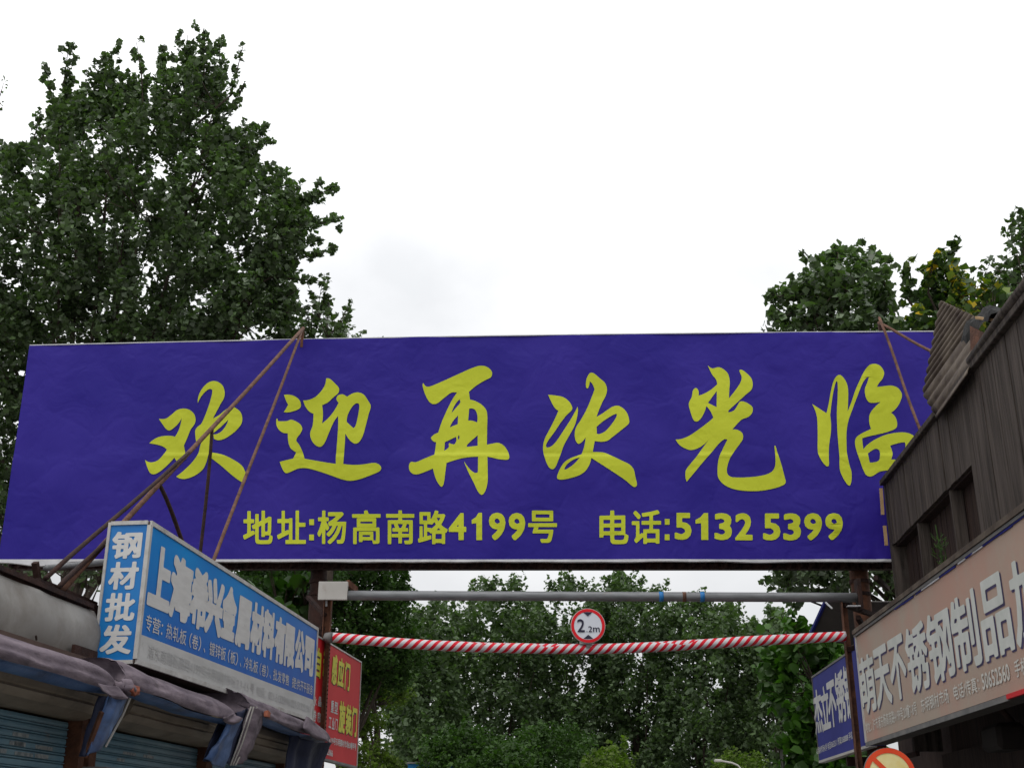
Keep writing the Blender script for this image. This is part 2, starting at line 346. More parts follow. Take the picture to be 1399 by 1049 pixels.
def glyph(ch, off):
    """flat outline mesh of a character or line, strokes thickened by off: (verts, faces, xmin, xmax, ymin, ymax)"""
    key = (ch, off)
    if key in GL: return GL[key]
    c = bpy.data.curves.new('glyph', 'FONT'); c.body = ch; c.size = 1; c.resolution_u = 3
    v, f = flat_curve(bpy.data.objects.new('glyph', c))
    if off > 0:
        G = 100 if len(ch) == 1 else 56; V = np.array(v); pad = int(off * G) + 4
        mn = V.min(0); V = (V - mn) * G + pad; Wd, Ht = (np.ceil(V.max(0)) + pad + 1).astype(int); SS = 2
        A = np.zeros((Ht * SS, Wd * SS)); Vs = V * SS
        for fc in f:
            for k in range(1, len(fc) - 1):
                p, q, r = Vs[fc[0]], Vs[fc[k]], Vs[fc[k + 1]]
                x0, y0 = np.floor(np.minimum(np.minimum(p, q), r)).astype(int); x1, y1 = np.ceil(np.maximum(np.maximum(p, q), r)).astype(int) + 1
                Y_, X_ = np.mgrid[y0:y1, x0:x1] + .5
                d = (q[0] - p[0]) * (r[1] - p[1]) - (q[1] - p[1]) * (r[0] - p[0])
                if abs(d) < 1e-9: continue
                w1 = ((X_ - p[0]) * (r[1] - p[1]) - (Y_ - p[1]) * (r[0] - p[0])) / d; w2 = ((q[0] - p[0]) * (Y_ - p[1]) - (q[1] - p[1]) * (X_ - p[0])) / d
                A[y0:y1, x0:x1] = np.maximum(A[y0:y1, x0:x1], (w1 >= -1e-6) & (w2 >= -1e-6) & (w1 + w2 <= 1 + 1e-6))
        R = off * G * SS; D = A.copy(); n = int(R)
        for dy in range(-n, n + 1):
            for dx in range(-n, n + 1):
                q_ = (dx ** 4 + dy ** 4) ** .25
                if R - 1.7 < q_ <= R or (q_ <= R and dx % 4 == 0 and dy % 4 == 0):
                    D = np.maximum(D, np.roll(np.roll(A, dy, 0), dx, 1))
        A = D.reshape(Ht, SS, Wd, SS).mean((1, 3))
        k = np.array([.06, .24, .4, .24, .06]); k /= k.sum()
        A = sum(w_ * np.roll(A, i - 2, 0) for i, w_ in enumerate(k)); A = sum(w_ * np.roll(A, i - 2, 1) for i, w_ in enumerate(k))
        A = A + 1e-4; loops = [[((x + .5 - pad) / G + mn[0], (y + .5 - pad) / G + mn[1]) for x, y in lp] for lp in contours(A)]
        v, f = fill2d(loops)
    xs = [p[0] for p in v] or [0, 1]; ys = [p[1] for p in v] or [0, 1]
    GL[key] = (v, f, min(xs), max(xs), min(ys), max(ys)); return GL[key]
EM0, EM1 = -.13, .87
def put_glyph(mb, ch, off, fn, em=True):
    """fn(u, v) gives the place of the point u of the ink width and v of the height"""
    v, f, x0, x1, y0, y1 = glyph(ch, off)
    if em and not ch.isascii(): y0, y1 = -.12 - off, .84 + off
    mb.add([fn((p[0] - x0) / max(x1 - x0, .01), (p[1] - y0) / max(y1 - y0, .01)) for p in v], f)
def put_line(mb, text, off, fn, squeeze=1.0):
    """a whole line spread over u = 0..1 keeping the font's own spacing"""
    key = ('line', text, off)
    if key not in GL: 
        GL[key] = glyph(text, off)
    v, f, x0, x1, y0, y1 = GL[key]
    mb.add([fn((p[0] - x0) / (x1 - x0), (p[1] - y0) / (y1 - y0)) for p in v], f)
def lerp(a, b, t): return a + (b - a) * t

# outlines of the six brush characters, traced; * marks a sharp corner
BR = [
 (6.556, 190, 510, [
  "178,408* 240,405 290,370 340,328 400,314 450,325 490,360 505,405 497,450 460,505 435,570 402,645* 412,700 425,768* 368,816* 340,790 318,755* 270,810 210,865 160,898 125,905 98,890 75,840 55,775* 80,792 120,798 170,780 215,735 250,682* 215,655 160,638 92,626* 120,600 170,572 230,560 290,560 322,568* 350,520 370,460 382,400* 350,450 310,490 272,512 245,500 210,455",
  "525,265* 530,210 555,150 600,95 650,68 700,72 745,105 765,160 760,215 730,270 690,345 660,402* 710,375 760,335 800,308 840,300 880,320 910,350 925,395 918,450 880,500 820,550 760,585 710,597 670,585* 665,545* 695,542 740,515 780,462 800,412* 740,470 655,540* 642,600 635,660 620,735 605,790 570,860 500,915 420,945 365,942 335,925* 380,890 430,845 490,780 530,720 545,660 562,605* 540,620 515,632* 505,570 503,510 520,480 555,450 590,375 625,280 650,190 655,145* 630,138 590,165 550,215",
  "634,706* 700,715 770,735 850,775 910,815 940,855 960,920 945,982* 900,960 820,900 740,830 665,772 630,745*"]),
 (6.556, 370, 505, [
  "118,225* 160,223 210,235 255,270 270,315 258,345 210,368 150,382 115,378* 135,350 155,312* 140,285",
  "50,440* 60,440 65,458 100,462 150,458 180,447 220,460 265,490 282,530 265,570 235,610 228,635 250,665 280,725 302,795* 400,812 500,830 582,842* 583,780 590,700 598,600 604,500 603,415* 570,460 530,545 495,630 470,672 440,690 400,675 365,630 352,570 375,500 383,395* 345,375 310,330 290,275* 340,270 400,245 450,195 485,140 497,80* 530,85 580,130 610,165 608,205 560,250 510,295 460,318* 468,400 460,482* 510,440 560,380 608,298* 588,265 600,235 635,222 665,230 682,244* 730,215 780,204 830,222 870,275 895,325 875,400 850,500 825,590 790,650 755,664 720,645 690,610 668,572* 665,650 658,740 650,845* 720,853 800,853 860,845 930,836 970,850 990,880 975,910 900,945 820,975 750,992 690,993 620,975 540,945 440,910 350,885 290,878 240,885 180,912 135,925 110,900 80,825* 130,812 200,795* 215,765 227,738* 200,722 175,700 158,650 152,570* 110,565 75,540 52,500",
  "740,524* 680,468* 685,420 700,380 730,330 760,303 785,303 793,320 788,370 775,440 758,505"]),
 (5.245, 550, 490, [
  "148,172* 165,195 190,198 250,175 330,140 420,100 510,62 565,50 610,62 640,95 635,130 590,155 530,190 475,235* 483,290* 530,305 580,340 605,385 606,500 604,615* 640,608 685,602 725,622 755,665 765,705 755,723 700,722 650,712 608,703* 610,800 610,880 595,945 570,977 545,960 510,890 470,810 445,750 441,735* 460,765 490,800 520,820 540,815* 541,703* 480,706 420,715 365,730 315,748* 305,830 295,895 282,917 268,910 240,865 218,788* 170,808 110,828 75,825 50,800 47,760 62,740 95,742 160,715 228,688* 235,640 240,597* 215,585 202,563* 225,540 255,527* 280,450 315,370 355,290 390,240* 350,240 300,275 250,315 220,322 190,305 160,250 143,190",
  "410,288* 412,312 380,350 349,388* 365,345 390,305", "397,403* 395,465* 338,488* 360,445", "477,355* 500,354 520,365 535,400 535,455* 500,442 470,440*",
  "460,630* 465,612 538,547* 538,622*", "303,595* 382,557* 385,585 370,610 350,608 332,603 330,632 298,657*", "402,545 408,560 402,577 396,565"]),
 (6.170, 730, 500, [
  "116,242* 180,248 245,262 295,300 320,345 315,370 270,415 220,480 170,555 115,630 98,670 110,686 150,670 195,620 245,545 300,460 340,390 365,340* 368,370 360,430 340,500 300,575 250,665 225,735 200,800 175,855 150,870 120,850 90,780 73,700 85,620 130,530 175,440 203,377* 175,355 150,315",
  "437,180* 435,140 445,95 470,58 500,60 550,100 595,140 613,190 605,240 570,310 545,370 525,426* 570,400 620,365 660,340 705,332 750,355 785,400 801,460 795,485 730,540 660,595 620,625 570,636 510,630* 500,680 493,722* 530,722 590,728 660,760 740,800 800,830 835,870 850,930 864,990 862,1010 845,1020 820,1008 770,965 690,910 590,845 480,775* 465,830 430,885 380,920 300,945 230,957 195,950 192,930 210,880 250,815 300,780 350,760 398,742* 420,680 433,600* 400,640 372,655 350,630 340,580 350,520 390,455 440,365 480,270 508,195* 490,150 468,127* 462,160 450,187",
  "525,510* 570,470 630,430 680,403 695,403 690,430 650,490 600,545 550,570 528,568*", "383,772* 330,790 280,825 255,860 255,874* 275,868 330,830"]),
 (5.521, 915, 490, [
  "286,48* 320,72 370,63 410,82 440,115 452,170 448,240 446,300* 490,245 530,185 542,140 525,90 540,82 580,110 615,150 625,195 615,235 570,275 510,330 445,390 440,403 460,403 490,385 515,345 530,325 560,325 600,345 625,370 620,410 590,440 545,458 510,490 472,535* 510,538 545,560 553,595 540,625 500,680 455,750 433,820 435,865 460,888 510,893 600,890 680,880 740,865 780,840 797,800 797,730 790,655* 798,655 815,710 845,800 870,890 878,925 865,945 800,970 700,990 600,995 500,985 420,955 370,905 360,850 370,750 400,680 435,610* 410,608 370,640 320,700 250,780 180,865 128,927* 118,890 122,840 150,800 200,740 250,670 302,602* 270,635 220,670 160,687 110,672 70,645 44,608* 90,603 150,578 220,532 290,480 327,447* 310,405 276,358* 260,405 235,450 205,475 180,465 155,400 143,340 165,290 175,240 195,222 215,240 217,280* 260,265 310,235 357,195* 350,160 320,120",
  "354,245* 352,367* 287,335* 320,290"]),
 (5.828, 1100, 490, [
  "57,357* 100,385 170,432* 185,370 205,260 225,180 250,140 275,130 300,145 330,190 342,240 343,320 338,420* 370,340 400,250 440,160 480,85 515,50 560,42 600,60 628,110 615,160 590,190 570,225* 620,220 690,215 740,235 770,285 755,345 720,400 683,430* 715,460 733,510 725,550 660,580 580,600 500,618 455,632* 458,670 465,718* 500,680 560,640 640,605 720,588 790,585 850,602 895,650 880,760 850,860* 720,880 600,895 540,930 510,935 480,915 440,820 410,730 397,670 405,630 440,600 525,558* 510,500 515,440 550,390 600,345* 540,352 505,345 480,300 475,240 495,190 508,145* 490,150 460,190 430,260 400,340 370,420 345,490 330,580 330,680 335,760 355,850 370,900 370,970 355,1008 330,990 290,920 275,870 272,760 262,650 255,550 252,430 258,300 258,200 250,178 235,215 215,320 200,450* 207,520 205,590 192,680 188,780 188,850 170,855 130,810 102,745 100,600 97,480 85,420",
  "500,752* 560,715 590,725 597,760 585,810 515,825*", "678,690* 790,663 800,690 780,760 770,795 685,800* 697,750"]),
]
def smooth_loop(txt, k=5):
    P = []; C = []
    for t in txt.split():
        C.append(t.endswith('*')); x, y = t.rstrip('*').split(','); P.append(Vector((float(x), float(y))))
    n = len(P); out = []
    for i in range(n):
        p0, p1, p2, p3 = P[i - 1], P[i], P[(i + 1) % n], P[(i + 2) % n]
        L1 = (p2 - p1).length
        t1 = Vector((0, 0)) if C[i] else (p2 - p0) * (L1 / (L1 + (p1 - p0).length))
        t2 = Vector((0, 0)) if C[(i + 1) % n] else (p3 - p1) * (L1 / (L1 + (p3 - p2).length))
        if C[i]: t1 = (p2 - p1) * 1.5 - t2 * .5
        if C[(i + 1) % n]: t2 = (p2 - p1) * 1.5 - t1 * .5
        for j in range(k):
            t = j / k; h = t * t * t; q = t * t
            out.append(p1 * (2 * h - 3 * q + 1) + t1 * (h - 2 * q + t) + p2 * (3 * q - 2 * h) + t2 * (h - q))
    return out
# ------------------------------------------------------------------ the banner gantry
YB = 12.0
def wob(x, z):
    """how far the slack vinyl stands off its frame"""
    d = .020 * noise.noise(Vector((x * .9, 3.1, z * 1.1))) + .012 * noise.noise(Vector((x * 2.3 + z, 7.7, z * 2.1)))
    r = math.hypot(x - 3.95, z - 4.2)                                     # gathers pulled from the lower right corner
    if r < 1.1: d += .014 * math.sin(math.atan2(z - 4.2, x - 3.95) * 26) * (1 - r / 1.1) * min(1, r * 4)
    for ax, az in ((-2.25, 6.66), (3.55, 6.7)):                            # tension folds fanning down from the ties
        q = math.hypot(x - ax, z - az)
        if q < 1.0: d += .012 * math.sin(math.atan2(z - az, x - ax) * 15) * (1 - q) ** 1.5 * min(1, q * 5)
    d += .006 * math.sin(x * 6 + 2 * math.sin(x * 1.3)) * math.exp(-(6.65 - z) / .25) if z > 5.6 else 0
    d += (.004 if z > 5.36 else -.004) * min(1, abs(z - 5.36) / .02) * math.exp(-abs(z - 5.36) / .25)
    d += .010 * math.exp(-((z - 5.36) / .03) ** 2) * noise.noise(Vector((x * .7, 0, 0)))
    return d
def banner_y(x, z, off=0.0): return YB - .03 + wob(x, z) - off
banner = thing('banner_gantry', (0.8, YB + .15, 0), "huge purple welcome banner with yellow brush characters spanning the street on rusty posts", 'banner')
TLc, BLc, BRc, TRc = atY(42, 474, YB), atY(-1, 765, YB), atY(1216, 765, YB), atY(1310, 456, YB)
def edge_top(x): 
    t = (x - TLc.x) / (TRc.x - TLc.x)
    return lerp(TLc.z, TRc.z, t) + .035 * math.sin(min(1, max(0, t)) * math.pi * .9)
nx, nz_ = 150, 36; mb = MB(); BOT = BLc.z
for j in range(nz_ + 1):
    for i in range(nx + 1):
        v = j / nz_; u = i / nx
        x = lerp(lerp(BLc.x, TLc.x, v), TRc.x, u)
        z = lerp(BOT, edge_top(x), v)
        if j == 0: z += .006 * noise.noise(Vector((x * 3, 0, 0)))
        mb.v.append(Vector((x, banner_y(x, z), z)))
for j in range(nz_):
    for i in range(nx):
        a = j * (nx + 1) + i; mb.f.append((a, a + 1, a + nx + 2, a + nx + 1))
sheet = mb.build('banner_sheet', M['purple'], banner, smooth=True)
def conform(name, verts2d, faces, mat, grid=.12, off=.006):
    """lay flat print (x, z) on the wavy sheet: cut along a grid, then follow the sheet"""
    me = bpy.data.meshes.new(name); me.from_pydata([(x, 0, z) for x, z in verts2d], [], faces)
    bm = bmesh.new(); bm.from_mesh(me)
    xs = [v[0] for v in verts2d]; zs = [v[1] for v in verts2d]
    for lo, hi, nrm, ax in ((min(xs), max(xs), (1, 0, 0), 0), (min(zs), max(zs), (0, 0, 1), 2)):
        k = math.ceil(lo / grid)
        while k * grid < hi:
            co = [0, 0, 0]; co[ax] = k * grid
            bmesh.ops.bisect_plane(bm, geom=bm.verts[:] + bm.edges[:] + bm.faces[:], plane_co=co, plane_no=nrm, dist=1e-6); k += 1
    o0 = origin(banner)
    for v in bm.verts: v.co = Vector((v.co.x, banner_y(v.co.x, v.co.z, off), v.co.z)) - o0
    for f in bm.faces:
        f.normal_update()
        if f.normal.y > 0: f.normal_flip()
    bm.to_mesh(me); bm.free()
    return link_mesh(name, me, mat, sheet)
for sc_, ox, oy, loops in BR:
    pts = [[(p.x, -p.y) for p in smooth_loop(t)] for t in loops]
    v, f = fill2d(pts)
    W = []
    for x, y in v:
        p = atY(ox + x / sc_, oy - y / sc_, YB - .035); W.append((p.x, p.z))
    conform('brush_character', W, f, M['yellow'])
def banner_glyph(ch, x0, x1, y0, y1, off):
    mb = MB(); W = []
    v, f, a0, a1, b0, b1 = glyph(ch, off)
    if ch == '1': v, f, a0, a1, b0, b1 = [(0, .74), (0, .60), (.16, .62), (.16, 0), (.36, 0), (.36, 1), (.24, 1), (.14, .84)], [(0, 1, 2, 7), (2, 3, 4), (2, 4, 5), (2, 5, 6), (2, 6, 7)], 0, .36, 0, 1
    for x, y in v:
        p = atY(lerp(x0, x1, (x - a0) / (a1 - a0)), lerp(y1, y0, (y - b0) / (b1 - b0)), YB - .035); W.append((p.x, p.z))
    conform('printed_character', W, f, M['yellow'], grid=.2)
A0, A1, D0, D1 = 697, 743, 700.5, 737.5
for ch, x0, x1 in (('地', 332, 372.5), ('址', 378.7, 418), ('杨', 433.8, 473), ('高', 481, 520), ('南', 527.5, 566), ('路', 571, 611.5), ('号', 721.5, 761), ('电', 819, 858.5), ('话', 863, 903)):
    banner_glyph(ch, x0, x1, A0, A1 if ch != '号' else 741, .024)
for ch, x0, x1 in (('4', 613, 637), ('1', 644.5, 658.6), ('9', 668, 690.5), ('9', 695, 717.5), ('5', 921.5, 944.5), ('1', 950, 967.5), ('3', 976, 1000), ('2', 1004.5, 1028.5), ('5', 1042.7, 1066.6), ('3', 1070.5, 1094.5), ('9', 1099, 1123), ('9', 1127.5, 1151.5)):
    banner_glyph(ch, x0, x1, D0, D1, .034)
for x0 in (422.5, 908):
    for y0 in (709, 730):
        p = [(x0, y0), (x0 + 6.5, y0), (x0 + 6.5, y0 + 8), (x0, y0 + 8)]; W = [atY(a, b, YB - .035) for a, b in p]
        conform('colon_dot', [(q.x, q.z) for q in W], [(0, 1, 2, 3)], M['yellow'], grid=.3)
# white hems, thin rims, frame behind
mb = MB()
for i in range(120):
    x0, x1 = lerp(BLc.x - .01, BRc.x, i / 120), lerp(BLc.x - .01, BRc.x, (i + 1) / 120)
    h0, h1 = [.022 + .012 * noise.noise(Vector((x * 2.2, 9, 0))) for x in (x0, x1)]
    if x0 < -4.2: h0 += .04 * math.exp(-((x0 + 4.75) / .25) ** 2); h1 += .04 * math.exp(-((x1 + 4.75) / .25) ** 2)
    y0, y1 = banner_y(x0, BOT) - .004, banner_y(x1, BOT) - .004
    mb.hexa([(x0, y0, BOT - h0), (x1, y1, BOT - h1), (x1, y1 + .05, BOT - h1), (x0, y0 + .05, BOT - h0), (x0, y0, BOT + .002), (x1, y1, BOT + .002), (x1, y1 + .05, BOT + .002), (x0, y0 + .05, BOT + .002)])
mb.build('bottom_hem', M['hem'], banner)
mb = MB()
for i in range(60):
    x0, x1 = lerp(TLc.x, TRc.x, i / 60), lerp(TLc.x, TRc.x, (i + 1) / 60)
    z0, z1 = edge_top(x0), edge_top(x1)
    mb.hexa([(x0, YB - .036, z0 + .001), (x1, YB - .036, z1 + .001), (x1, YB + .05, z1 + .001), (x0, YB + .05, z0 + .001), (x0, YB - .036, z0 + .011), (x1, YB - .036, z1 + .011), (x1, YB + .05, z1 + .011), (x0, YB + .05, z0 + .011)])
mb.build('top_hem', M['hem'], banner)
# corrugated sheet behind the vinyl, hanging a little below it
mb = MB(); n = 420
for i in range(n + 1):
    x = lerp(BLc.x + .05, 4.0, i / n); y = YB + .10 + .018 * math.sin(x * 2 * math.pi / .11)
    lip = .060 + .010 * math.sin(x * 2 * math.pi / .11) + .01 * noise.noise(Vector((x * 3, 1, 1)))
    mb.v += [Vector((x, y, BOT - lip)), Vector((x, y, edge_top(x) - .06))]
for i in range(n): mb.f.append((2 * i, 2 * i + 2, 2 * i + 3, 2 * i + 1))
mb.build('corrugated_backing', M['rustdark'], banner)
MB().box((BLc.x + .08, YB + .14, BOT - .055), (3.95, YB + .24, BOT - .004)).build('bottom_beam', M['rustdark'], banner)
MB().box((BLc.x + .08, YB + .50, BOT + .03), (3.95, YB + .58, BOT + .10)).build('bottom_beam', M['rustdark'], banner)
MB().box((TLc.x + .1, YB + .14, 6.42), (4.5, YB + .2, 6.5)).build('top_beam', M['rustdark'], banner)
for i in range(14):
    x = lerp(BLc.x + .3, 3.8, i / 13); MB().bar((x, YB + .20, BOT - .02), (x + .33, YB + .54, BOT + .06), .03).build('truss_brace', M['rustdark'], banner)
for k in range(8):
    x = lerp(BLc.x + .4, 3.9, k / 7); MB().box((x, YB + .145, BOT), (x + .05, YB + .19, 6.42)).build('stud', M['rustdark'], banner)
for x0, x1, mt, ztop in ((-2.07, -1.90, 'rustdark', BOT - .1), (3.47, 3.66, 'rust', BOT - .1)):
    xc = (x0 + x1) / 2
    MB().tube([(xc, YB + .30, 0), (xc, YB + .30, 6.3)], (x1 - x0) / 2, 14).build('support_post', M[mt], banner, smooth=True)
    for zz in (3.55, 3.95, 4.08):
        MB().tube([(xc, YB + .30, zz), (xc, YB + .30, zz + .035)], (x1 - x0) / 2 + .012, 14).build('post_collar', M['rustdark'], banner)
# guy poles
apexL = atY(413, 450, YB - .06); roofz = 2.96
footA = atZ(85, 806, roofz)
def on(p, q, px):     # point of the pole p-q whose picture lies at column px
    lo, hi = 0, 1
    for _ in range(40):
        m = (lo + hi) / 2; r = p.lerp(q, m); c = r.y * math.cos(TH) + (r.z - EYE) * math.sin(TH)
        if CX + FOC * r.x / c > px: lo = m
        else: hi = m
    return p.lerp(q, lo)
def pole(name, p, q, r, mt, bend=.006):
    pts = [Vector(p).lerp(Vector(q), i / 8) + Vector((bend * math.sin(i * .8), 0, bend * math.cos(i * .7))) * (1 if 0 < i < 8 else 0) for i in range(9)]
    return MB().tube(pts, r, 8).build(name, M[mt], banner, smooth=True)
pole('guy_pole', apexL + (apexL - footA).normalized() * .05, footA, .018, 'rustlight', .008)
footB = atZ(259, 853, roofz)
pole('guy_pole', apexL + (apexL - footB).normalized() * .04, footB, .015, 'rustlight', .006)
pA = on(apexL, footA, 290); pole('strut', pA, (pA.x, pA.y, roofz), .014, 'rustdark')
pD = on(apexL, footA, 218); pole('strut', pD, pD + Vector((.22, .55, -.62)), .015, 'rustdark')
pE = on(apexL, footA, 258); pole('strut', pE, atZ(62, 790, roofz), .014, 'rustdark')
pF = on(apexL, footA, 165); pole('strut', pF, atZ(80, 802, roofz), .015, 'rustdark')
MB().bar(apexL + Vector((.0, .03, -.2)), apexL + Vector((.0, .03, .0)), .03).build('apex_bracket', M['rust'], banner)
apexR = atY(1204, 441, YB - .06)
pole('guy_pole', apexR + Vector((-.015, 0, .06)), atY(1262, 600, 10.9), .0155, 'rustlight')
pole('guy_pole', apexR + Vector((-.03, 0, 0)), atY(1290, 489, 10.9), .0155, 'rustlight')
MB().bar(apexR + Vector((0, .05, -.4)), apexR + Vector((0, .05, .0)), .04).build('apex_bracket', M['rustdark'], banner)

# ------------------------------------------------------------------ ground
def ground():
    mb = MB(); mb.add([(-600, -60, 0), (600, -60, 0), (600, 1500, 0), (-600, 1500, 0)], [(0, 1, 2, 3)])
    o = mb.build('ground', M['concrete']); o['kind'] = 'structure'
    mb = MB(); mb.add([(-1.9, -20, .004), (2.7, -20, .004), (4.0, 30, .004), (.4, 30, .004)], [(0, 1, 2, 3)])
    o = mb.build('road', M['asphalt']); o['kind'] = 'structure'
ground()

# ------------------------------------------------------------------ height-limit frame and striped bar
YF = 11.5
fr = thing('height_barrier', (.7, YF, 0), "grey galvanised crossbar between two thin rusty posts under the banner", 'barrier frame')
a, b = atY(474, 813, YF), atY(1170, 816, YF)
MB().tube([a + (b - a) * (i / 12) for i in range(13)], .046, 16).build('crossbar', M['galv'], fr, smooth=True)
for p0, p1 in ((900, 906), (956, 962)):
    q0, q1 = atY(p0, lerp(813, 816, (p0 - 474) / 696), YF), atY(p1, lerp(813, 816, (p1 - 474) / 696), YF)
    MB().tube([q0, q1], .0485, 16).build('tape_band', M['bluetape'], fr, smooth=True)
for p0 in (932,):
    q0, q1 = atY(p0, 815, YF), atY(p0 + 5, 815, YF); MB().tube([q0, q1], .0482, 16).build('joint_ring', M['rustlight'], fr, smooth=True)
pl = [atY(x, y, YF - .05) for x, y in ((434, 819), (474, 819), (475.5, 794), (435.5, 794))]
MB().hexa([p for p in pl[:2]] + [pl[1] + Vector((0, .04, 0)), pl[0] + Vector((0, .04, 0)), pl[3], pl[2], pl[2] + Vector((0, .04, 0)), pl[3] + Vector((0, .04, 0))]).build('end_plate', M['plate'], fr, bevel=.004)
MB().bar(atY(475, 796, YF + .06), atY(487, 806, YF + .3), .03, .06).build('bracket', M['rust'], fr)
MB().bar(atY(446, 819, YF + .02), atY(446, 828, YF + .02), .018).build('hanger', M['hem'], fr)
lx, rx = -1.745, 3.165
pL = MB().box((lx - .045, YF - .03, 0), (lx - .038, YF + .04, 3.82)).box((lx - .045, YF + .033, 0), (lx + .03, YF + .04, 3.82)).box((lx + .023, YF - .03, 0), (lx + .03, YF + .033, 3.82))
pL.build('post', M['rust'], fr)
mb = MB()
for i in range(34):
    z = 2.25 + i * .037; mb.box((lx + .031, YF - .022, z), (lx + .039, YF - .012, z + .014))
mb.build('post_teeth', M['rustdark'], fr)['kind'] = 'stuff'
MB().box((rx - .03, YF - .03, 0), (rx - .024, YF + .04, 3.74)).box((rx - .03, YF + .034, 0), (rx + .035, YF + .04, 3.74)).build('post', M['rust'], fr)
for x0, z0, x1, z1 in ((-2.0, 3.85, -1.78, 3.62), (-2.0, 3.48, -1.79, 3.50), (-2.1, 3.1, -1.79, 3.22), (-2.1, 2.86, -1.79, 2.84)):
    MB().bar((x0, YF + .3, z0), (x1, YF + .01, z1), .045, .03).build('brace', M['rustdark'], fr)
for x0, z0, x1, z1 in ((rx, 3.72, 3.6, 3.70), (rx + .12, 3.60, 3.55, 3.42), (rx, 3.30, 3.56, 3.46), (rx + .33, 3.98, 3.75, 3.97)):
    MB().bar((x0, YF + .01, z0), (x1, YF + .5, z1), .04, .045).build('brace', M['rustdark'], fr)
x = atY(1172, 816, YF).x
MB().box((x - .01, YF - .06, 3.66), (x + .03, YF + .06, 3.96)).build('end_bracket', M['rustdark'], fr, bevel=.004)
MB().bar(atY(1128, 822.5, YF - .04), atY(1137, 831, YF - .12), .012).build('bolt', M['hem'], fr)
MB().box((x - .12, YF - .07, 3.69), (x, YF - .02, 3.70)).build('shelf_strip', M['hem'], fr)

cps = [(455, 870.5), (520, 876), (600, 881.5), (700, 885), (803, 886), (880, 884), (960, 879.5), (1050, 874), (1155, 869)]
pts = [atY(x, y, YF - .06) for x, y in cps]
dense = []
for i in range(len(pts) - 1):
    p0, p1, p2, p3 = pts[max(i - 1, 0)], pts[i], pts[i + 1], pts[min(i + 2, len(pts) - 1)]
    for k in range(12):
        t = k / 12; dense.append(.5 * ((2 * p1) + (p2 - p0) * t + (2 * p0 - 5 * p1 + 4 * p2 - p3) * t * t + (3 * p1 - p0 - 3 * p2 + p3) * t ** 3))
dense.append(pts[-1]); nseg = 20
me = bpy.data.meshes.new('striped_bar'); V = []; F = []; UV = []
ln = 0
for i, p in enumerate(dense):
    if i: ln += (p - dense[i - 1]).length
    rr = .047 + .0025 * noise.noise(Vector((ln * 3, 0, 0)))
    for j in range(nseg):
        t = 2 * math.pi * j / nseg
        V.append(p + Vector((0, -math.cos(t), math.sin(t))) * rr * (1 + .03 * noise.noise(Vector((ln * 5, math.cos(t), math.sin(t)))))); UV.append((ln, j / nseg))
for i in range(len(dense) - 1):
    for j in range(nseg):
        a_, b_ = i * nseg + j, i * nseg + (j + 1) % nseg; F.append((a_, b_, b_ + nseg, a_ + nseg))
F.append(tuple(range(nseg))); F.append(tuple((len(dense) - 1) * nseg + j for j in range(nseg)))
o0 = Vector((.7, YF - .06, 3.3))
me.from_pydata([v - o0 for v in V], [], F); uvl = me.uv_layers.new(name='UVMap')
for poly in me.polygons:
    vs = [me.loops[l].vertex_index for l in poly.loop_indices]; wrap = len(vs) == 4 and max(UV[k][1] for k in vs) - min(UV[k][1] for k in vs) > .5
    for l, k in zip(poly.loop_indices, vs):
        u, v = UV[k]; uvl.data[l].uv = (u, v + (1 if wrap and v < .5 else 0))
me.validate(); ob = link_mesh('striped_bar', me, M['stripes'], None, True); ob.location = o0
ob['label'] = "sagging round bar wrapped in diagonal red and white tape, tied between the two thin posts"; ob['category'] = 'barrier bar'
pe = atY(454, 870.5, YF - .06)
MB().tube([pe + Vector((-.06, .03, 0)), pe + Vector((.0, 0, 0))], .05, 14).build('end_cap', M['steelgrey'], ob, smooth=True)
pm_ = atY(801, 881, YF - .06)
MB().box((pm_.x - .065, pm_.y - .062, pm_.z + .00), (pm_.x + .055, pm_.y - .03, pm_.z + .045)).build('clamp', M['plate'], ob, bevel=.006)

def disc_pts(c, r, n=48, sy=1.0): return [Vector((c.x + r * math.cos(2 * math.pi * i / n), c.y, c.z + r * math.sin(2 * math.pi * i / n))) for i in range(n)]
def disc(c, r, th, name, mat, parent, n=48):
    f = disc_pts(c, r, n); b = [p + Vector((0, th, 0)) for p in f]
    mb = MB(); mb.add(f + b, [tuple(range(n)), tuple(range(2 * n - 1, n - 1, -1))] + [(i, i + n, (i + 1) % n + n, (i + 1) % n) for i in range(n)])
    return mb.build(name, mat, parent)
def ring(c, r0, r1, name, mat, parent, n=48):
    a = disc_pts(c, r0, n); b = disc_pts(c, r1, n)
    mb = MB(); mb.add(a + b, [(i, (i + 1) % n, (i + 1) % n + n, i + n) for i in range(n)]); 
    k = len(mb.v); mb.add([p + Vector((0, .0025, 0)) for p in b], []); mb.f += [(n + i, n + (i + 1) % n, k + (i + 1) % n, k + i) for i in range(n)]
    return mb.build(name, mat, parent)
cS = atY(803.3, 854.5, YF - .13); rS = .163
sg = thing('height_limit_sign', cS, "round white road sign with red rim reading 2.2m above the striped bar", 'road sign')
disc(cS, rS, .012, 'sign_plate', M['aluminium'], sg)
disc(cS + Vector((0, -.003, 0)), rS * .93, .002, 'white_face', M['signface'], sg)
ring(cS + Vector((0, -.006, 0)), rS * .80, rS * .965, 'red_rim', M['signred'], sg)
sgp = lambda x, y: Vector((cS.x + (x - 555) / 205 * rS, cS.y - .009, cS.z - (y - 470) / 205 * rS))
MB().add([sgp(500, 312), sgp(610, 312), sgp(555, 360)], [(0, 1, 2)]).build('triangle_mark', M['black'], sg)
MB().add([sgp(497, 622), sgp(615, 622), sgp(555, 575)], [(0, 1, 2)]).build('triangle_mark', M['black'], sg)
